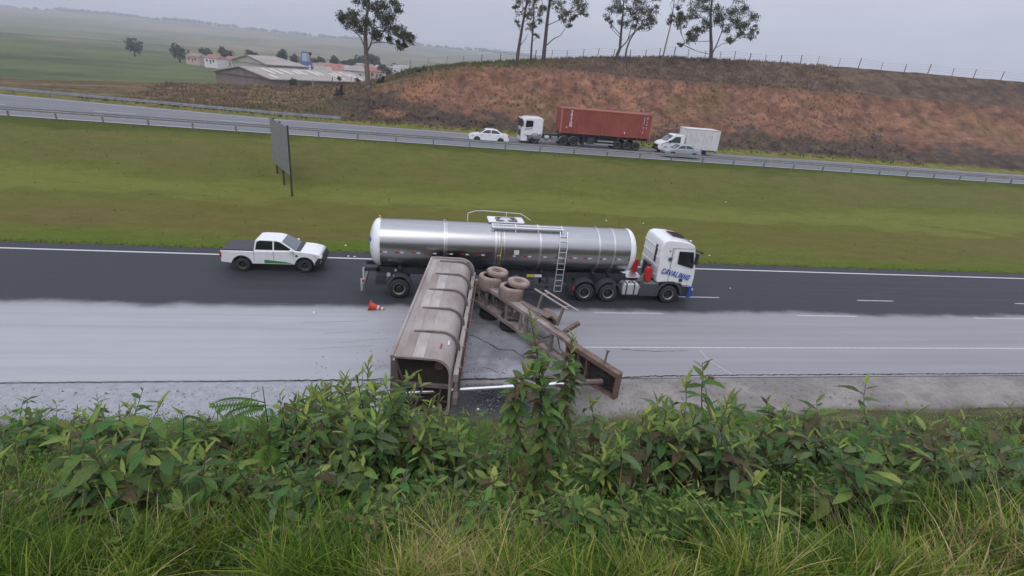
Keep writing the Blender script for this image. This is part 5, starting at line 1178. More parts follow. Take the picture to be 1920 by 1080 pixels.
# charred stumps
for px, py, Yp, h, lab in ((638, 176, 82, 1.5, 'charred forked stump on the grassy left slope below the lone eucalyptus'), (792, 127, 88, .7, 'low burnt stump on the skyline left of the red cut'), (716, 147, 86, 1.0, 'black burnt stump just right of the lone eucalyptus')):
    p = at(px, py, Y=Yp); p.z = hill_h(p.x, p.y)-.1; r = random.Random(px)
    s_ = thing('tree_stump', p, lab, 'tree stump', 'burnt stumps on the hill')
    MB().tube([(0, 0, 0), (.05, 0, h*.4), (.25, .05, h)], [.45, .26, .16], 8).build('trunk', M['burnt'], s_, 60)
    MB().tube([(0, 0, .1), (-.35, .1, h*.4), (-.5, .1, h*.65)], [.3, .2, .08], 7).build('limb', M['burnt'], s_, 60)
    MB().tube([(-.9, 0, 0), (-.4, 0, .22), (.5, 0, .25), (1.0, 0, -.05)], [.05, .3, .28, .05], 7).build('root', M['burnt'], s_, 60)
# wire fence along the crest
F_ = thing('wire_fence', (0, 90, 11), 'old wire fence with thin wooden posts along the hill crest', 'fence')
tops = []
for x in [-24, -20.5, -17.4, -14.5, -11.6, -8.3, -5.0, -2.2, .6, 3.6, 6.4, 9.3, 12.4, 15.3, 17.9, 20.3, 22.6, 25.1, 27.6, 30.2, 33, 35.6, 38.1, 40.4, 43, 45.9, 48.6, 51.4, 54, 57, 60, 63.5, 67, 71, 75, 79.5, 84, 89, 94, 99, 104.5, 110, 116, 122, 129]:
    y = lerp(95, 90.8, ss(14, 24, x)) + rnd.uniform(-.25, .25); z = hill_h(x, y); h = rnd.uniform(1.15, 1.6)
    tl = rnd.uniform(-.12, .12)
    MB().tube([(x, y-90, z-11-.2), (x+tl, y-90, z-11+h)], rnd.uniform(.045, .075), 6).build('post', M['woodpale'] if rnd.random() < .3 else M['wood'], F_)
    tops.append((x+tl*.8, y-90, z-11+h))
for f in (.35, .65, .95):
    MB().tube([(x, y, (z - 1.3*(1-f))) for x, y, z in tops], .008, 4, False).build('wire', M['wire'], F_)
# rough dry scrub over the cut slope, and tufts in the median
def tufts(name, pts, mats, label, hmin, hmax, wd, k):
    b_ = MB(); r = random.Random(len(pts))
    for x, y, z, mi in pts:
        b_.m = mi
        for _ in range(k):
            a = r.uniform(0, 6.28); h = r.uniform(hmin, hmax); dx, dy = math.cos(a), math.sin(a); o_ = r.uniform(0, wd*1.2)
            p = Vector((x+dx*o_, y+dy*o_, z-.03)); t2 = p + Vector((dx*h*r.uniform(.1, .7), dy*h*r.uniform(.1, .7), h)); sdv = Vector((-dy, dx, 0))*wd*r.uniform(.3, .7)
            b_.add([p-sdv, p+sdv, t2], [(0, 1, 2)])
    b_.parts = []
    o = b_.build(name, mats, kind='stuff', fix=False); o['label'] = label; return o
pts = []
for _ in range(9000):
    x = rnd.uniform(-40, 70); y = rnd.uniform(pl(x, FE)+1.2, 97)
    n = fbm(x+31, y*1.3, .45)
    if y < 82 and x > 2 and n + rnd.uniform(-.3, .3) < -.05 and y > pl(x, FE)+4: continue
    c = hill_c(x, y, 0)
    pts.append((x, y, hill_h(x, y), 0 if c[1] > c[0]*.9 else (2 if c[0] < .09 else 1)))
tufts('dry_scrub', pts, [mat('scrub_green', (0.1, 0.105, 0.035), .9, objvar=0), mat('scrub_straw', (0.19, 0.125, 0.08), .9), mat('scrub_burnt', (0.06, 0.048, 0.042), .9)], 'dry grass and scrub over the cut bank', .12, .5, .1, 5)

pts = []
for _ in range(6500):
    u = rnd.random(); x = rnd.uniform(-32, 48)
    y = 32.62 + abs(rnd.gauss(0, .3)) if u < .5 else (54.9 - abs(rnd.gauss(0, .4)) if u < .75 else rnd.uniform(32.7, 54.8))
    pts.append((x, y, med_h(x, y), 0 if rnd.random() < .8 else 2))
tufts('median_grass', pts, [mat('turf_green', (0.13, 0.16, 0.026), .9, spec=.06), mat('turf_dark', (0.083, 0.1, 0.017), .9, spec=.06), mat('turf_dry', (0.2, 0.18, 0.06), .9, spec=.06)], 'short mown grass of the median with ragged edge', .03, .1, .08, 4)

# ------------------------------------------------------------------ the town in the valley
def shed(name, label, p0, p1, depth, zb, ze, zr, wallm, roofm, sky_n=0, hip=False):
    d = Vector((p1.x-p0.x, p1.y-p0.y, 0)); ln = d.length; a = math.atan2(d.y, d.x)
    t0 = thing(name, (p0.x, p0.y, zb), label, 'warehouse', 'industrial sheds in the valley', a); H = ze-zb; RZ = zr-zb
    MB().box((ln/2, depth/2, H/2-.5), (ln-.6, depth-.6, H+1)).build('wall', wallm, t0)
    r_ = MB(); o_ = .5; hp = 6 if hip else 0
    for sgn in (0, 1):
        ya, yb = (-o_, depth/2) if sgn == 0 else (depth+o_, depth/2)
        r_.add([(-o_, ya, H), (ln+o_, ya, H), (ln+o_-hp, yb, RZ), (-o_, yb, RZ), (-o_, ya, H+.25), (ln+o_, ya, H+.25), (ln+o_-hp, yb, RZ+.25), (-o_, yb, RZ+.25)], [(0, 1, 2, 3), (4, 5, 6, 7), (0, 1, 5, 4), (1, 2, 6, 5), (0, 3, 7, 4)])
    rf = r_.build('roof', roofm, t0)
    MB().add([(0, 0, H), (0, depth, H), (0, depth/2, RZ)], [(0, 1, 2)]).build('gable', wallm, t0); MB().add([(ln, 0, H), (ln, depth, H), (ln-hp, depth/2, RZ)], [(0, 1, 2)]).build('gable', wallm, t0)
    rr = random.Random(int(ln*10))
    for q in range(sky_n):
        x = (q+.5)/sky_n*ln*.95 + rr.uniform(-1, 1); u0, u1 = rr.choice(((.1, .35), (.5, .8), (.15, .7), (.45, .9)))
        y0, y1 = lerp(-o_, depth/2, u0), lerp(-o_, depth/2, u1); za, zb2 = lerp(H, RZ, u0)+.3, lerp(H, RZ, u1)+.3
        MB().add([(x, y0, za), (x+1.1, y0, za), (x+1.1, y1, zb2), (x, y1, zb2)], [(0, 1, 2, 3)]).build('skylight', M['skylight'], rf, fix=False)
    for q in range(int(ln/5)): MB().box((2.5+q*5, .22, H*.55), (1.6, .1, H*.28)).build('window', M['black'], t0)
    return t0
shed('warehouse', 'long low shed with a pale fibre roof dotted with skylights, nearest building in the valley', at(508, 149, Y=165), at(706, 157, Y=196), 26, -5.0, at(600, 152.5, Y=178).z, at(600, 152.5, Y=178).z+2.3, M['shedbrick'], M['shed'], 12)
shed('warehouse', 'taller plain shed with a hipped pale roof behind the long low shed', at(500, 121, Y=210), at(577, 125, Y=222), 22, -5.0, at(540, 124.5, Y=215).z, at(540, 124.5, Y=215).z+2.4, M['shedwall'], M['shed'], 0, True)
# blue and white tower beside it
p = at(572, 122, Y=262); base = -5.0
W_ = thing('silo_tower', (p.x, p.y, base), 'blue and pale grey plant tower rising behind the sheds', 'tower')
zt = at(572, 99, Y=262).z - base; zm = at(572, 114.5, Y=262).z - base
MB().box((0, 0, (zt+zm)/2), (2.1, 2.2, zt-zm)).build('tower_top', M['towerpale'], W_); MB().box((0, 0, zt+.2), (2.3, 2.4, .5)).build('roof', M['towerblue'], W_)
MB().box((-1.0, -1.12, (zt+zm)/2), (.35, .1, zt-zm)).build('corner_strip', M['towerblue'], W_)
MB().box((.6, 0, zm/2), (4.4, 3.4, zm)).build('tower_base', M['towerblue'], W_); MB().box((2.2, -1.75, zm-2.6), (.9, .1, 2.2)).build('door', M['wall3'], W_)
b_ = MB(); b_.lathe([(.12, 0), (.15, 2.4), (.75, 3.4), (.8, 4.0), (.001, 4.1)], 12, Matrix.Translation((2.3, 0, zm-.3)) @ Matrix.Rotation(R(-90), 4, 'Y')); b_.build('hopper', M['greyplastic'], W_, 40)
hs_ = [(598, 132, 300, 9, 'wall1', 'tile2', 3.4), (612, 128, 340, 9, 'wall1', 'tile2', 3.2), (622, 133, 300, 8, 'wall3', 'tile', 3.2), (637, 131, 330, 11, 'wall2', 'tile', 3.2), (650, 134, 310, 9, 'wall2', 'tile', 3.0), (664, 141, 262, 9, 'wall1', 'shed', 3.6), (676, 133, 330, 9, 'wall2', 'tile', 3.2), (690, 130, 350, 8, 'wall3', 'tile2', 3.4), (679, 127, 380, 6, 'wall3', 'wall3', 4.5), (706, 138, 300, 8, 'wall2', 'tile', 3.0), (718, 133, 330, 9, 'wall3', 'shed', 3.2), (732, 130, 350, 10, 'wall3', 'wall3', 3.4), (606, 139, 262, 8, 'wall1', 'shed', 3.0), (645, 141, 280, 8, 'wall3', 'tile', 3.0), (590, 128, 350, 8, 'wall2', 'tile', 3.0), (751, 127, 380, 9, 'wall3', 'wall3', 3.6), (560, 126, 330, 8, 'wall1', 'tile2', 3.0), (500, 122, 330, 9, 'wall2', 'tile', 3.2), (470, 119, 350, 9, 'wall3', 'tile2', 3.2), (440, 115, 360, 9, 'wall1', 'tile', 3.0), (405, 112, 350, 9, 'wall3', 'tile', 3.0), (370, 108, 370, 9, 'wall2', 'tile2', 3.0)]
labs = {'wall1': 'cream', 'wall2': 'pinkish', 'wall3': 'white'}; labr = {'tile': 'red tiled roof', 'tile2': 'brown tiled roof', 'shed': 'grey sheet roof', 'wall3': 'flat white roof'}
spots_ = ['beside the blue tower', 'right of the tower, farthest up', 'left of the rounded tree', 'under the rounded tree', 'in the middle of the row', 'standing nearest behind the long shed', 'just left of the lone eucalyptus', 'hidden behind the lone eucalyptus trunk', 'tall and narrow near the lone eucalyptus', 'right of the lone eucalyptus trunk', 'below the right clump of dark trees', 'flat block at the right end', 'low, close behind the long shed roof', 'small, in front of the pink ones', 'leftmost of those near the tower', 'tiny, just over the burnt ground', 'peeping behind the tall shed', 'left of the tall shed', 'second left of the tall shed', 'third left of the tall shed', 'fourth left of the tall shed', 'last on the far left']
for (px, py, Yp, wd, wm, rm, h), sp_ in zip(hs_, spots_):
    p = at(px, py+9, Y=Yp); r = random.Random(px); a = r.uniform(-.5, .5); h = h*1.1
    zb = min(p.z, 30)
    t0 = thing('house', (p.x, p.y, zb), 'small %s house with %s, %s' % (labs[wm], labr[rm], sp_), 'house', 'houses in the valley', a)
    dp = wd*.8
    MB().box((0, 0, h/2-3), (wd, dp, h+6)).build('wall', M[wm], t0)
    if rm == 'wall3': MB().box((0, 0, h+.15), (wd+.3, dp+.3, .5)).build('roof', M[rm], t0)
    else: MB().add([(-wd/2-.4, -dp/2-.4, h), (wd/2+.4, -dp/2-.4, h), (wd/2+.4, dp/2+.4, h), (-wd/2-.4, dp/2+.4, h), (-wd/2+.8, 0, h+1.9), (wd/2-.8, 0, h+1.9)], [(0, 1, 5, 4), (2, 3, 4, 5), (0, 4, 3), (1, 2, 5), (0, 3, 2, 1)]).build('roof', M[rm], t0)
    for q in (-.28, .22): MB().box((wd*q, -dp/2-.03, h*.55), (1.1, .1, 1.1)).build('window', M['black'], t0)
    MB().box((wd*.0, -dp/2-.03, h*.4), (.9, .1, 2.0)).build('door', M['wood'], t0)
def round_tree(px, py, Yp, rpx, label, mats, squash=.85, leaf=.9, n=900, grp='trees in the valley', name='broad_tree', zb=None):
    c = at(px, py, Y=Yp); rad = rpx*(1.2 if Yp > 200 else 1)*Yp/1000; r = random.Random(px*7+py)
    zb = min(c.z-rad*1.25, -3) if zb is None else zb
    t0 = thing(name, (c.x, c.y, zb), label, 'tree' if rad > 1.6 else 'bush', grp)
    MB().tube([(0, 0, 0), (.1, 0, (c.z-zb)*.5), (0, .1, c.z-zb)], [rad*.12, rad*.09, rad*.04], 7).build('trunk', M['bark'], t0, 60)
    lb = MB(); subs = []
    for _ in range(14):
        u = Vector((r.gauss(0, 1), r.gauss(0, 1), r.gauss(0, 1))).normalized()*rad*r.uniform(.2, .75); u.z *= squash; subs.append((u, rad*r.uniform(.32, .5)))
    for _ in range(n):
        u, sr = r.choice(subs); v = Vector((r.gauss(0, 1), r.gauss(0, 1), r.gauss(0, 1))).normalized()*sr*r.uniform(.7, 1.05)
        p = u+v+Vector((0, 0, c.z-zb)); s1 = leaf*rad*.12*r.uniform(.6, 1.3); lb.m = r.randrange(len(mats))
        a = Vector((r.uniform(-1, 1), r.uniform(-1, 1), r.uniform(-1, 1))).normalized()*s1; b2 = Vector((r.uniform(-1, 1), r.uniform(-1, 1), r.uniform(-1, 1))).normalized()*s1*.8
        lb.add([p-a, p+b2, p+a, p-b2], [(0, 1, 2, 3)])
    lb.build('crown', [M[k] for k in mats], t0, fix=False)
M['forest2'] = mat('far_tree_leaf_dark', (0.034, 0.05, 0.03), .8, var=.2)
M['reddry'] = mat('russet_scrub_leaf', (0.16, 0.075, 0.05), .8, var=.2); M['bushgreen'] = mat('bush_leaf', (0.05, 0.09, 0.022), .75, spec=.12, var=.25)
for px, py, Yp, rp_, lab in ((531, 104, 300, 10, 'dark tree rising behind the tall shed at the photo edge'), (552, 112, 330, 8, 'low dark tree between the tall shed and the blue tower'), (590, 116, 360, 8, 'dark tree just right of the blue tower'), (602, 113, 380, 7, 'dark tree with a flat crown, second right of the blue tower'), (627, 116, 380, 11, 'rounded green tree above the red tiled houses'), (648, 120, 390, 8, 'smaller dark tree right of the rounded one'), (660, 118, 400, 7, 'dark tree touching the left of the big clump'), (674, 116, 400, 10, 'big dark tree left of the lone eucalyptus trunk'), (690, 112, 410, 11, 'tallest dark tree, behind the lone eucalyptus trunk'), (703, 118, 410, 10, 'dark tree right of the lone eucalyptus trunk'), (716, 130, 300, 9, 'mid green tree in front of the white houses on the right'), (726, 134, 260, 8, 'green tree close over the burnt ground'), (742, 128, 420, 8, 'hazy tree by the white flat blocks'), (470, 106, 360, 10, 'dark tree over the left houses'), (425, 101, 380, 11, 'broad dark tree over the far left houses'), (385, 98, 400, 9, 'dark tree left of the far left houses'), (335, 98, 380, 12, 'lone dark tree on the far left field'), (250, 86, 420, 12, 'dark tree on the far left plain')):
    round_tree(px, py, Yp, rp_, lab, ('forest', 'forest2'))
for px, py, Yp, rp_, lab, m_ in ((549, 156, 110, 8, 'upright green bush standing before the long shed', ('bushgreen', 'euc')), (576, 160, 112, 9, 'russet leafless bush before the long shed', ('reddry', 'eucdry')), (568, 168, 106, 6, 'low russet bush beside the green one', ('reddry',)), (636, 148, 118, 5, 'thin dry shrub standing against the long shed roof', ('eucdry', 'euc')), (671, 150, 105, 5, 'orange brown bush left of the eucalyptus foot', ('reddry', 'eucdry')), (541, 180, 92, 6, 'dark dry bush low on the left slope', ('eucdry', 'burnt'))):
    p = at(px, py, Y=Yp); round_tree(px, py, Yp, rp_, lab, m_, 1.1, 1.3, 500, 'bushes on the left slope', 'bush', zb=min(hill_h(p.x, p.y), p.z-.3)-.1)

# ------------------------------------------------------------------ foreground growth on the near embankment
def hit(px, py):
    d = fw*F_PX + rt*(px-960) + up*(540-py); d /= F_PX; o_ = Vector((0, 0, CAM_H)); t_ = 1.2
    while t_ < 60:
        p = o_ + d*t_
        if p.z < max(emb_h(p.x, p.y), 0 if p.y > 18 else -9): return p
        t_ += .04
    return p
def leaf_mesh(name, mt, wd, droop, fold, n=6, wav=0.0, seed=1):
    r = random.Random(seed); vs = []
    for i in range(n+1):
        t_ = i/n; w_ = wd*(math.sin(math.pi*min(1, t_**.8*.97+.03)))**.8*(1 if i < n else 0)
        if i == 0: w_ = wd*.08
        x = t_*(1-.25*droop*t_); z = -droop*t_*t_*.6
        wv = wav*r.uniform(-1, 1)
        vs += [(x, w_/2, z + fold*w_/2 + wv*w_), (x, 0, z), (x, -w_/2, z + fold*w_/2 - wv*w_)]
    fs = []
    for i in range(n): a = 3*i; fs += [(a, a+1, a+4, a+3), (a+1, a+2, a+5, a+4)]
    me = bpy.data.meshes.new(name); me.from_pydata(vs, [], fs); me.materials.append(M[mt]); me.polygons.foreach_set('use_smooth', [True]*len(me.polygons)); me.update(); return me
LM = {}
def leafm(mt, kind):
    if (mt, kind) not in LM:
        p = {'broad': (.36, .35, .35, .12), 'lance': (.26, .3, .4, .1), 'droop': (.3, .9, .3, .18), 'young': (.22, .05, .7, .05)}[kind]
        LM[mt, kind] = [leaf_mesh('leaf', mt, p[0]*f, p[1]*g, p[2], 6, p[3], k) for k, (f, g) in enumerate(((1, 1), (1.15, .6), (.9, 1.4)))]
    return LM[mt, kind]
def frame(p, d, upv, s):
    d = d.normalized(); y = upv.cross(d)
    if y.length < 1e-3: y = Vector((0, 1, 0)).cross(d)
    y.normalize(); z = d.cross(y)
    return Matrix(((d.x*s, y.x*s, z.x*s, p.x), (d.y*s, y.y*s, z.y*s, p.y), (d.z*s, y.z*s, z.z*s, p.z), (0, 0, 0, 1)))
SHG = 'leafy weeds and shrubs on the near embankment'
def shrub(base, top, label, mats, ll=.2, nl=40, nstem=1, kind='broad', spread=.35, stemr=.012, start=.25, name='leafy_shrub', grp=SHG, seed=0, droop=0.0, topm='leaflight', tipmin=.55):
    r = random.Random(seed or int(base.x*1000+base.y*77)); t0 = thing(name, base, label, 'shrub', grp); T_ = top-base; H = T_.length; per = max(1, int(nl*1.1)//nstem)
    for s_ in range(nstem):
        if s_ == 0: tip = T_.copy(); st = Vector((0, 0, -.05))
        else:
            a = r.uniform(0, 6.28); tip = T_*r.uniform(tipmin, .98) + Vector((math.cos(a), math.sin(a), r.uniform(-.1, .1)))*spread*H*r.uniform(.4, 1.1); st = T_*r.uniform(0, .35) if r.random() < .6 else Vector((math.cos(a)*.06, math.sin(a)*.06, -.05))
        bend = Vector((r.uniform(-.1, .1), r.uniform(-.1, .1), .04))*H
        P = [st.lerp(tip, q/7) + bend*math.sin(math.pi*q/7) + Vector((r.uniform(-1, 1), r.uniform(-1, 1), 0))*.012 for q in range(8)]
        MB().tube(P, [stemr*(1-.75*q/7) for q in range(8)], 5, False).build('stem', M['stem'], t0, 80, fix=False)
        ph = r.uniform(0, 6.28)
        for q in range(per):
            f = start + (1-start)*((q+.5)/per)**.85; f = min(.999, f); k = f*7; i = min(6, int(k)); p = P[i].lerp(P[i+1], k-i)
            ph += 2.4 + r.uniform(-.3, .3); young = f > .88
            tilt = lerp(-.35, .5, f) - droop*(1-f*.5) + r.uniform(-.3, .3)
            if young: tilt = r.uniform(.5, 1.2)
            d = Vector((math.cos(ph)*math.cos(tilt), math.sin(ph)*math.cos(tilt), math.sin(tilt)))
            sz = ll*1.42*r.uniform(.7, 1.15)*(.62 if young else (1.0 if f > .3 else .8))
            mt = topm if (young and topm) else r.choice(mats); kd = 'young' if young else ('droop' if (tilt < -.45 or r.random() < droop) else kind)
            o = bpy.data.objects.new('leaf', r.choice(leafm(mt, kd))); col.objects.link(o); o.parent = t0
            o.matrix_local = frame(p, d, Vector((r.uniform(-.25, .25), r.uniform(-.25, .25), 1)), sz)
    return t0
def shr(bpx, tpx, label, *a, dy=0.0, **k):
    b0 = hit(*bpx); tp = at(tpx[0], tpx[1], Y=b0.y+dy); b0.z -= .03
    return shrub(b0, tp, label, *a, **k)
GD, GM, GG = ['leafdark', 'leafdark', 'leafmid', 'leafdark', 'leafmid', 'leafgrey'], ['leafmid', 'leafdark', 'leafmid', 'leaflight', 'leafmid', 'leafdark', 'leafbrown'], ['leafgrey', 'leafdark', 'leafgrey', 'leafbrown']
shr((985, 945), (993, 598), 'tall upright weed, taller of the two in front of the tipped chassis', ['leafdark', 'leafmid', 'leafmid', 'leafbrown'], ll=.17, nl=180, nstem=3, kind='broad', spread=.07, stemr=.02, start=.12, droop=.3)
shr((1046, 925), (1074, 628), 'slimmer upright weed right of the tallest one, before the tipped chassis', ['leafdark', 'leafmid', 'leafgrey', 'leafbrown'], ll=.16, nl=125, nstem=2, kind='broad', spread=.06, stemr=.016, start=.15, droop=.35)
shr((655, 860), (690, 682), 'broad leaved shrub with a long pale upright leaf by the tipped body', GM, ll=.25, nl=120, nstem=5, kind='lance', spread=.4, tipmin=.7, stemr=.016, droop=.25)
shr((585, 850), (585, 745), 'broad leaved shrub spreading at the left over the powder', GD, ll=.26, nl=110, nstem=4, kind='lance', spread=.5, tipmin=.7, stemr=.014, droop=.2)
shr((545, 880), (540, 770), 'dark leaved shrub at the photo left edge', GD, ll=.22, nl=46, nstem=4, kind='broad', spread=.45)
shr((620, 900), (625, 735), 'dark shrub behind the left growth with one bowed stem', GD, ll=.21, nl=110, nstem=4, kind='lance', spread=.4, tipmin=.7)
shr((735, 905), (741, 772), 'shrub with pale folded young leaves below the body end', GM, ll=.2, nl=44, nstem=4, kind='lance', spread=.4)
shr((795, 900), (812, 745), 'pale tipped shrub reaching up to the steel ram', GM, ll=.2, nl=52, nstem=4, kind='lance', spread=.35)
shr((850, 925), (838, 800), 'glossy large leaved shrub right of the body end', GM, ll=.23, nl=44, nstem=3, kind='broad', spread=.4)
shr((700, 925), (700, 800), 'dense dark bush under the body end', GD, ll=.19, nl=70, nstem=5, kind='broad', spread=.5)
shr((1105, 905), (1106, 752), 'pale crowned weed with hanging lower leaves under the front plate', GG, ll=.23, nl=52, nstem=3, kind='lance', spread=.25, droop=.5)
shr((1170, 935), (1165, 805), 'grey felted weed right of the front plate', GG, ll=.21, nl=46, nstem=3, kind='broad', spread=.35, droop=.5)
shr((1215, 965), (1212, 800), 'weed with bare stem and hanging brown leaves, right half', GG, ll=.21, nl=54, nstem=3, kind='broad', spread=.3, droop=.6)
shr((1285, 925), (1288, 715), 'tall arching shrub on the right with leaves spread flat like a parasol', ['leafmid', 'leafgrey', 'leafmid'], ll=.24, nl=84, nstem=5, kind='lance', spread=.35, stemr=.016, droop=.3)
shr((1345, 955), (1340, 790), 'drooping grey leaved weed near the right edge', GG, ll=.24, nl=66, nstem=4, kind='broad', spread=.35, droop=.7)
shr((1385, 905), (1376, 740), 'large leaved shrub at the photo right edge', ['leafmid', 'leafgrey', 'leafdark'], ll=.23, nl=60, nstem=4, kind='lance', spread=.4, droop=.3)
shr((1010, 960), (1030, 850), 'bushy weed at the foot of the two tall ones', GM, ll=.15, nl=60, nstem=5, kind='broad', spread=.5)
shr((930, 935), (935, 830), 'small bushy weed left of the tallest weed', GM, ll=.15, nl=52, nstem=5, kind='broad', spread=.5)
yl = shr((560, 1010), (566, 930), 'low weed with one yellow leaf in the lower left corner', GM, ll=.17, nl=18, nstem=2, kind='broad', spread=.4)
o = bpy.data.objects.new('leaf', leafm('leafyellow', 'broad')[0]); col.objects.link(o); o.parent = yl; o['label'] = 'bright yellow leaf'
p = at(572, 990, Y=yl.location.y-.25) - yl.location; o.matrix_local = frame(p, Vector((.4, -.6, -.5)), Vector((0, -.6, .8)), .15)
for bp_, tp_, lab, mt_ in (((560, 905), (556, 742), 'shrub at the far left whose tips stand against the powder', GD), ((605, 915), (613, 722), 'shrub with a lone high tip left of the bowed stem', GM), ((640, 930), (646, 730), 'dense shrub between the bowed stem and the long pale leaf', GD),
        ((680, 915), (668, 705), 'leafy stem just left of the long pale leaf', GM), ((715, 930), (716, 715), 'leafy stem rising before the grimy corner of the tipped body', GD), ((760, 930), (762, 775), 'shrub hiding the foot of the tipped body', GM), ((825, 930), (828, 775), 'shrub overlapping the dark asphalt pile', GD),
        ((1245, 945), (1250, 770), 'leafy stem left of the parasol like shrub', GM), ((1320, 940), (1322, 745), 'leafy stem right of the parasol like shrub', GM), ((1365, 960), (1360, 765), 'dense weed second from the right photo edge', GG), ((1140, 960), (1136, 840), 'bushy weed between the pale crowned and grey felted ones', GM)):
    shr(bp_, tp_, lab, mt_, ll=.2, nl=92, nstem=5, kind='lance', spread=.28, stemr=.014, droop=.2, tipmin=.72)
# fillers, told apart only by where they mass
ORD = ['first', 'second', 'third', 'fourth', 'fifth', 'sixth', 'seventh', 'eighth', 'ninth', 'tenth', 'eleventh', 'twelfth', 'thirteenth', 'fourteenth', 'fifteenth', 'sixteenth', 'seventeenth', 'eighteenth', 'nineteenth', 'twentieth', 'twenty first', 'twenty second']
def fill(n, x0, x1, y0, y1, h0, h1, labels, mats_l, seed, ll=(.13, .2), nl=(22, 44)):
    r = random.Random(seed); cnt = {}
    for i in range(n):
        px = x0 + (x1-x0)*(i+r.uniform(.1, .9))/n; py = r.uniform(y0, y1); b0 = hit(px, py); b0.z -= .03; k = r.randrange(len(mats_l))
        h = r.uniform(h0, h1); tp = b0 + Vector((r.uniform(-.25, .25)*h, r.uniform(-.1, .3)*h, h))
        cnt[k] = cnt.get(k, 0)+1; shrub(b0, tp, '%s from the left of the %s' % (ORD[cnt[k]-1], labels[k]), mats_l[k], ll=r.uniform(*ll), nl=r.randint(*nl), nstem=r.randint(3, 5), kind=r.choice(('broad', 'lance')), spread=.5, droop=.35 if k else .15, seed=seed*100+i)
fill(22, 530, 900, 860, 960, .85, 1.5, ['dark leaved weeds massed below the tipped body', 'mid green weeds massed below the tipped body'], [GD, GM], 3)
fill(18, 900, 1390, 850, 960, .5, .95, ['dull green weeds massed on the right slope', 'grey brown weeds massed on the right slope'], [GM, GG], 4)
fill(16, 525, 860, 965, 1065, .45, .85, ['dark green weeds filling the lower left corner'], [GD], 9, (.12, .17), (24, 40))
fill(30, 700, 1390, 955, 1060, .35, .7, ['low green weeds among the near grass', 'low pale weeds among the near grass'], [GM, ['leaflight', 'leafmid', 'leafgrey']], 5, (.1, .16), (22, 40))
fill(28, -20, 520, 830, 1000, .75, 1.35, ['dark shrubs on the left end of the embankment', 'mid green shrubs on the left end of the embankment'], [GD, GM], 6, (.17, .24), (30, 50))
fill(28, 1400, 1940, 830, 1010, .7, 1.3, ['mid green shrubs on the right end of the embankment', 'grey green shrubs on the right end of the embankment'], [GM, GG], 8, (.17, .24), (30, 50))
# ferns and feathery leaves: a frond is one part made of many leaflets
def frond_mesh(n, wd, arch_, mt):
    b_ = MB(); P = [Vector((t_, 0, arch_*math.sin(math.pi*.5*t_)*(1-t_*.75))) for t_ in [q/n for q in range(n+1)]]
    b_.tube(P, [.012*(1-.7*q/n) for q in range(n+1)], 4, False)
    for q in range(2, n):
        t_ = q/n; ln = wd*math.sin(math.pi*min(1, t_*.93+.07))**.7
        for s in (-1, 1):
            d = Vector((.45, s, -.12)).normalized(); p = P[q]; sd = Vector((.9, -s*.2, 0))*(.55/n); m_ = p + d*ln*.5
            b_.add([p, m_+sd, p+d*ln-Vector((0, 0, ln*.18)), m_-sd], [(0, 1, 2, 3)])
    return b_.mesh('frond', M[mt], 80, False)
FR = [frond_mesh(22, .24, .5, 'fern'), frond_mesh(18, .3, .3, 'fern'), frond_mesh(26, .18, .7, 'fern')]
def fern(bpx, n, size, label, seed, lift=.75, h0=.0, name='fern', aim=None):
    r = random.Random(seed); b0 = hit(*bpx) if not isinstance(bpx, Vector) else bpx; t0 = thing(name, b0, label, 'fern', 'ferns and feathery plants on the embankment')
    for i in range(n):
        a = i*2.4 + r.uniform(-.3, .3) if aim is None else aim + r.uniform(-.8, .8); el = lift*r.uniform(.5, 1.3)
        d = Vector((math.cos(a)*math.cos(el), math.sin(a)*math.cos(el), math.sin(el))); p = Vector((0, 0, h0*r.uniform(.3, 1)))
        o = bpy.data.objects.new('frond', r.choice(FR)); col.objects.link(o); o.parent = t0; o.matrix_local = frame(p, d, Vector((0, 0, 1)), size*r.uniform(.7, 1.15))
    if h0: MB().tube([(0, 0, -.1), (.02, 0, h0*.5), (0, 0, h0)], [.014, .01, .005], 5).build('stem', M['stem'], t0, 80)
    return t0
fern((880, 870), 11, .8, 'bright fern just below the dark asphalt pile', 1)
fern((905, 905), 9, .65, 'fern left of the tallest weed, lower of the two', 2)
fern((835, 935), 8, .6, 'fern under the glossy large leaved shrub', 3)
fern((1245, 830), 16, .75, 'light green feathery bush right of the front plate', 4, h0=.3)
fern((1300, 815), 14, .7, 'light green feathery bush behind the parasol like shrub', 5, h0=.3)
fern((1175, 840), 10, .55, 'small feathery plant beside the front plate corner', 6, h0=.2)
fern((1352, 830), 14, .8, 'feathery plant at the right edge of the verge', 7, h0=.45)
fern((960, 1000), 7, .5, 'small fern in the grass at the foot of the tallest weed', 8)
fern((1010, 905), 8, .5, 'small fern between the two tall weeds', 18)
b0 = hit(512, 905); fern(b0, 9, .62, 'feathery branched sapling entering from the left edge', 9, lift=.15, h0=1.62, name='feathery_sapling')
for i, (px, py) in enumerate(((60, 860), (180, 830), (330, 880), (430, 840))): fern((px, py), 9, .75, ORD[i]+' fern from the left on the left end of the embankment', 20+i)
for i, (px, py) in enumerate(((1450, 850), (1580, 880), (1700, 840), (1840, 870))): fern((px, py), 9, .75, ORD[i]+' fern from the left on the right end of the embankment', 30+i)
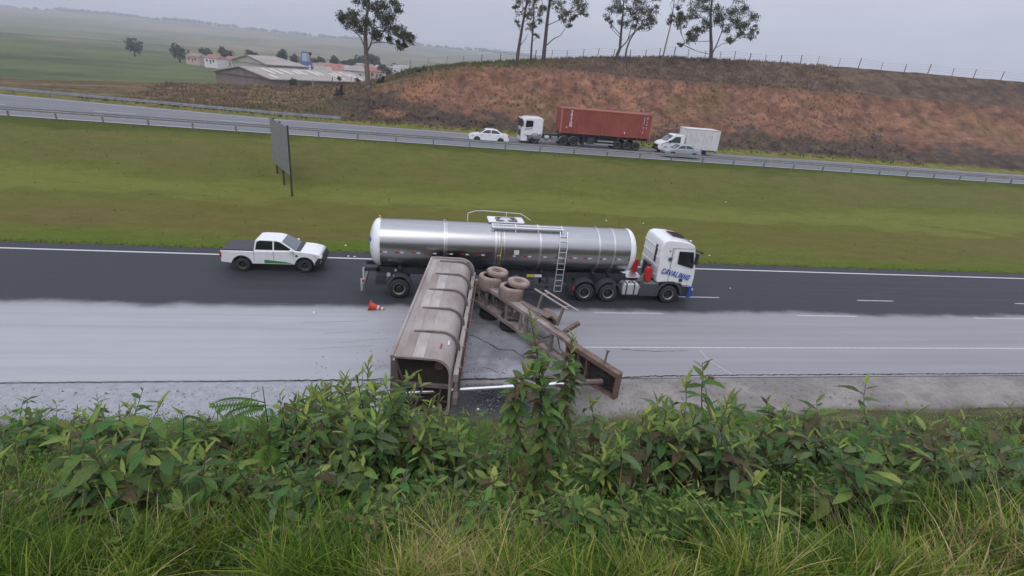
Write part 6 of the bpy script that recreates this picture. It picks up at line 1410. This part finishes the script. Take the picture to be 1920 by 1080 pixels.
# dead stalks standing out of the growth
r = random.Random(12)
STK = ['long pale dead stalk standing upright before the tallest weed', 'short dead stalk in the grass right of centre', 'straight pale stalk in the grass below the front plate', 'pale stalk among the hanging grey leaves on the right', 'dead stalk leaning left in the left growth', 'dead stalk leaning right in the left growth', 'nearly flat dead stalk in the left growth', 'upright dead stalk under the body end', 'long dead stalk leaning left below the body end', 'dead stalk leaning left in the right grass', 'dead stalk right of the foot of the tallest weed', 'dead stalk in the grass at the lower right', 'dead stalk at the left photo edge', 'dead stalk leaning right across the grass centre']
for i, (bx0, by0, tx0, ty0) in enumerate(((965, 1080, 950, 830), (1080, 1010, 1085, 905), (1125, 1010, 1126, 920), (1300, 1010, 1285, 890), (600, 930, 565, 850), (640, 960, 700, 880), (690, 960, 600, 935), (760, 980, 745, 880), (870, 1000, 800, 870), (1190, 1050, 1160, 960), (1020, 1060, 1000, 930), (1360, 1060, 1380, 900), (560, 900, 540, 800), (905, 1060, 980, 960))):
    b0 = hit(bx0, by0); tp = at(tx0, ty0, Y=b0.y+.05)
    s_ = thing('dry_stalk', b0, STK[i], 'dry stalk', 'dead stalks in the near growth')
    d = tp-b0; m_ = d*.5 + Vector((r.uniform(-.06, .06), r.uniform(-.06, .06), .05))
    MB().tube([(0, 0, -.05), m_, d], [.007, .005, .002], 5, False).build('stem', M['drystem'], s_, 80)
    for q in range(3):
        f = r.uniform(.35, .9); p = d*f; e_ = p + Vector((r.uniform(-.2, .2), r.uniform(-.1, .1), r.uniform(.0, .16)))
        MB().tube([p, e_], [.004, .0015], 4, False).build('twig', M['drystem'], s_, 80)
for i, (px, py, lab) in enumerate(((620, 1010, 'fern in the lower left corner, before the yellow leaf weed'), (760, 1030, 'fern at the bottom left of centre'), (900, 1040, 'fern at the bottom centre'), (1120, 1030, 'fern at the bottom right of centre'), (1260, 1010, 'fern in the right grass'), (1350, 1040, 'fern in the lower right corner'))):
    fern((px, py), 7, .42, lab, 50+i)
# ground cover nobody could count
def cover(name, n, area, mats, label, seed, kind):
    r = random.Random(seed); b_ = MB()
    for _ in range(n):
        px, py = area(r); p = hit_fast(px, py)
        if p is None: continue
        x, y, z = p
        if kind == 'grass':
            den = fbm(x*1.3, y*1.3, .9); h = r.uniform(.1, .4)*(1+1.2*den)*(1.45 if r.random() < .05 else 1); a = r.uniform(0, 6.28); lean = r.uniform(.15, .9)*h; dx, dy = math.cos(a), math.sin(a); wd = r.uniform(.002, .005) if r.random() < .72 else r.uniform(.006, .011)
            b_.m = min(len(mats)-1, int(max(0, r.random()*1.02 + .6*fbm(x+5, y, 1.1))*len(mats)*.8))
            sd = Vector((-dy, dx, 0))*wd; p0 = Vector((x, y, z-.03)); P = []
            for q in range(5):
                f = q/4; c_ = p0 + Vector((dx, dy, 0))*lean*1.15*f**1.8 + Vector((0, 0, h*(f-.22*(lean/h)*f*f*f))); ww = sd*(1-.85*f)
                P += [c_-ww, c_+ww]
            b_.add(P, [(2*q, 2*q+1, 2*q+3, 2*q+2) for q in range(4)])
        else:
            den = fbm(x*1.1+20, y*1.1, .8); h = max(.0, r.uniform(0, .42)*(1+den))
            b_.m = r.choice((0, 0, 1, 2)) if fbm(x-9, y, .7) < .25 else r.choice((0, 1, 2, 3))
            l_ = r.uniform(.035, .1); a = r.uniform(0, 6.28); el = r.uniform(-.7, .8); d = Vector((math.cos(a)*math.cos(el), math.sin(a)*math.cos(el), math.sin(el)))*l_
            sd = d.cross(Vector((0, 0, 1))).normalized()*l_*.24; p0 = Vector((x, y, z+h)); u = Vector((0, 0, l_*.07))
            b_.add([p0, p0+d*.5+sd+u, p0+d, p0+d*.5-sd+u, p0+d*.5], [(0, 4, 1), (1, 4, 2), (0, 3, 4), (3, 2, 4)])
    b_.parts = []
    o = b_.build(name, [M[k] for k in mats], kind='stuff', fix=False); o['label'] = label; return o
def hit_fast(px, py):
    # bisect along the ray against the embankment height
    d = (fw*F_PX + rt*(px-960) + up*(540-py))/F_PX; lo, hi = 1.5, 40.0
    f = lambda t_: CAM_H + d.z*t_ - emb_h(d.x*t_, d.y*t_)
    if f(lo) < 0: return None
    t_ = lo; st = .5
    while t_ < 40 and f(t_) > 0: t_ += st
    if t_ >= 40: return None
    lo, hi = t_-st, t_
    for _ in range(6):
        m_ = (lo+hi)/2
        if f(m_) > 0: lo = m_
        else: hi = m_
    if d.y*hi > 17.5: return None
    return d.x*hi, d.y*hi, emb_h(d.x*hi, d.y*hi)
M['grassgreen'] = mat('grass_blade', (0.13, 0.205, 0.022), .7, spec=.1, var=.25, scale=3, trans=.2); M['grasspale'] = mat('pale_grass_blade', (0.25, 0.28, 0.055), .7, spec=.1, var=.2, scale=3, trans=.2)
M['grassstraw'] = mat('straw_blade', (0.38, 0.31, 0.14), .8, spec=.1, var=.25, scale=3, trans=.1); M['grassdark'] = mat('dark_grass_blade', (0.06, 0.115, 0.016), .7, spec=.1, var=.25, scale=3, trans=.15)
cover('grass', 60000, lambda r: (r.uniform(-60, 1980), r.uniform(965, 1130) if r.random() < .68 else r.uniform(850, 985)), ['grassdark', 'grassgreen', 'grasspale', 'grassstraw'], 'tangled green and straw coloured grass on the near slope', 41, 'grass')
M['covdark'] = mat('undergrowth_dark', (0.035, 0.08, 0.016), .7, spec=.12, var=.3, scale=2, trans=.2); M['covmid'] = mat('undergrowth_mid', (0.085, 0.145, 0.03), .7, spec=.12, var=.3, scale=2, trans=.2); M['covlight'] = mat('undergrowth_light', (0.155, 0.215, 0.045), .7, spec=.12, var=.3, scale=2, trans=.2); M['covbrown'] = mat('undergrowth_brown', (0.11, 0.085, 0.045), .8, spec=.08, var=.3, scale=2)
cover('undergrowth', 56000, lambda r: (r.uniform(-60, 1980), 785+285*r.random()**1.0), ['covdark', 'covmid', 'covlight', 'covbrown'], 'low small leaved undergrowth over the embankment', 42, 'leaf')
cover('grass', 9000, lambda r: (r.uniform(-60, 1980), r.uniform(775, 880)), ['grassdark', 'grassgreen', 'grassdark', 'grassstraw'], 'sparse grass fringe along the verge', 43, 'grass')

r = random.Random(31); b_ = MB()
for _ in range(900):
    h_ = hit_fast(r.uniform(-40, 1960), r.uniform(830, 1090))
    if not h_: continue
    p = Vector(h_); a = r.uniform(0, 6.28); el = r.uniform(.2, 1.45); d = Vector((math.cos(a)*math.cos(el), math.sin(a)*math.cos(el), math.sin(el)))*r.uniform(.25, .85)
    side = Vector((r.uniform(-1, 1), r.uniform(-1, 1), -.3))*.16*d.length
    b_.m = r.choice((0, 0, 1)); b_.tube([p, p+d*.35+side*.7, p+d*.7+side, p+d+side*.4], [.0045, .0036, .0026, .001], 4, False)
b_.parts = []; o = b_.build('dead_twigs', [M['drystem'], M['stem']], kind='stuff', fix=False); o['label'] = 'tangle of thin dead twigs in the near growth'

# ------------------------------------------------------------------ loose bits
r = random.Random(55); b_ = MB()
for _ in range(420):
    u = r.random()
    if u < .5: x, y = r.gauss(3.2, 1.6), r.gauss(18.6, .8)
    elif u < .75: x, y = r.gauss(-1.6, 1.2), r.gauss(19, 1.8)
    else: t_ = r.random(); x, y = 2.4+5.2*t_+r.gauss(0, .5), 23.5-7*t_+r.gauss(0, .5)
    if y < 18.2: y = 18.2 + abs(r.gauss(0, .5))
    s1 = r.uniform(.012, .04); p = Vector((x, y, s1*.3+.004)); q = [p + Vector((r.uniform(-1, 1), r.uniform(-1, 1), r.uniform(-.3, 1)))*s1 for _ in range(5)]
    b_.add(q, [(0, 1, 2), (0, 2, 3), (0, 3, 4), (0, 4, 1), (1, 4, 3), (1, 3, 2)])
b_.parts = []; o = b_.build('road_debris', M['stone'], kind='stuff', fix=False); o['label'] = 'small chips and crumbs scattered on the road round the wreck'
r = random.Random(77); b_ = MB()
for _ in range(2600):
    x = r.uniform(.7, 5.6) if r.random() < .7 else r.uniform(-20, 20); y = r.uniform(15.4, 17.7); s1 = r.uniform(.012, .05)
    p = Vector((x, y, emb_h(x, y)+s1*.3)); q = [p + Vector((r.uniform(-1, 1), r.uniform(-1, 1), r.uniform(-.4, 1)))*s1 for _ in range(5)]
    b_.add(q, [(0, 1, 2), (0, 2, 3), (0, 3, 4), (0, 4, 1), (1, 4, 3), (1, 3, 2)])
b_.parts = []; o = b_.build('gravel', M['stone'], kind='stuff', fix=False); o['label'] = 'broken asphalt chips and gravel on the verge'
def rock(px, py, s1, mt, label, name='stone', z=0.0, cat='stone', Yp=None):
    p = at(px, py, z=z) if Yp is None else at(px, py, Y=Yp); r = random.Random(px)
    import bmesh
    bm = bmesh.new(); bmesh.ops.create_icosphere(bm, subdivisions=1, radius=s1)
    for v in bm.verts: v.co *= r.uniform(.7, 1.2); v.co.z *= .7
    me = bpy.data.meshes.new(name); bm.to_mesh(me); bm.free(); me.materials.append(M[mt])
    zz_ = emb_h(p.x, p.y) if p.y < 18.05 else (med_h(p.x, p.y) if 32.6 < p.y < 55.5 else 0)
    o = link(name, me, loc=(p.x, p.y, max(zz_, -.03)+s1*.3)); tag(o, label, cat)
rock(1333, 708, .14, 'rust', 'reddish brown stone on the verge edge at the right')
rock(896, 770, .07, 'litter', 'small white scrap on the dark asphalt pile', 'scrap', cat='litter')
for i, (px, py) in enumerate(((648, 459), (653, 478), (665, 479), (1354, 406), (1204, 429), (1135, 425), (1330, 479), (588, 583), (1050, 372), (1148, 333))):
    p = at(px, py, z=.1 if py > 400 else 1.2)
    rock(px, py, .07, 'litter' if i != 8 else 'stone', ['tiny pale scrap in the grass right of the pickup', 'pale scrap on the asphalt edge beside the tank end', 'second pale scrap on the asphalt edge beside the tank end', 'pale scrap in the grass right of the cab', 'pale scrap in the grass above the tank front', 'pale scrap in the grass above the tank bands', 'pale scrap in the grass just right of the cab window', 'pale scrap on the powdered lane by the cone', 'dark lump in the middle of the median', 'pale scrap high on the median grass'][i], 'scrap', z=p.z, cat='litter')
rock(1369, 541, .06, 'litter', 'small white scrap on the dark lane ahead of the tanker', 'scrap', cat='litter')
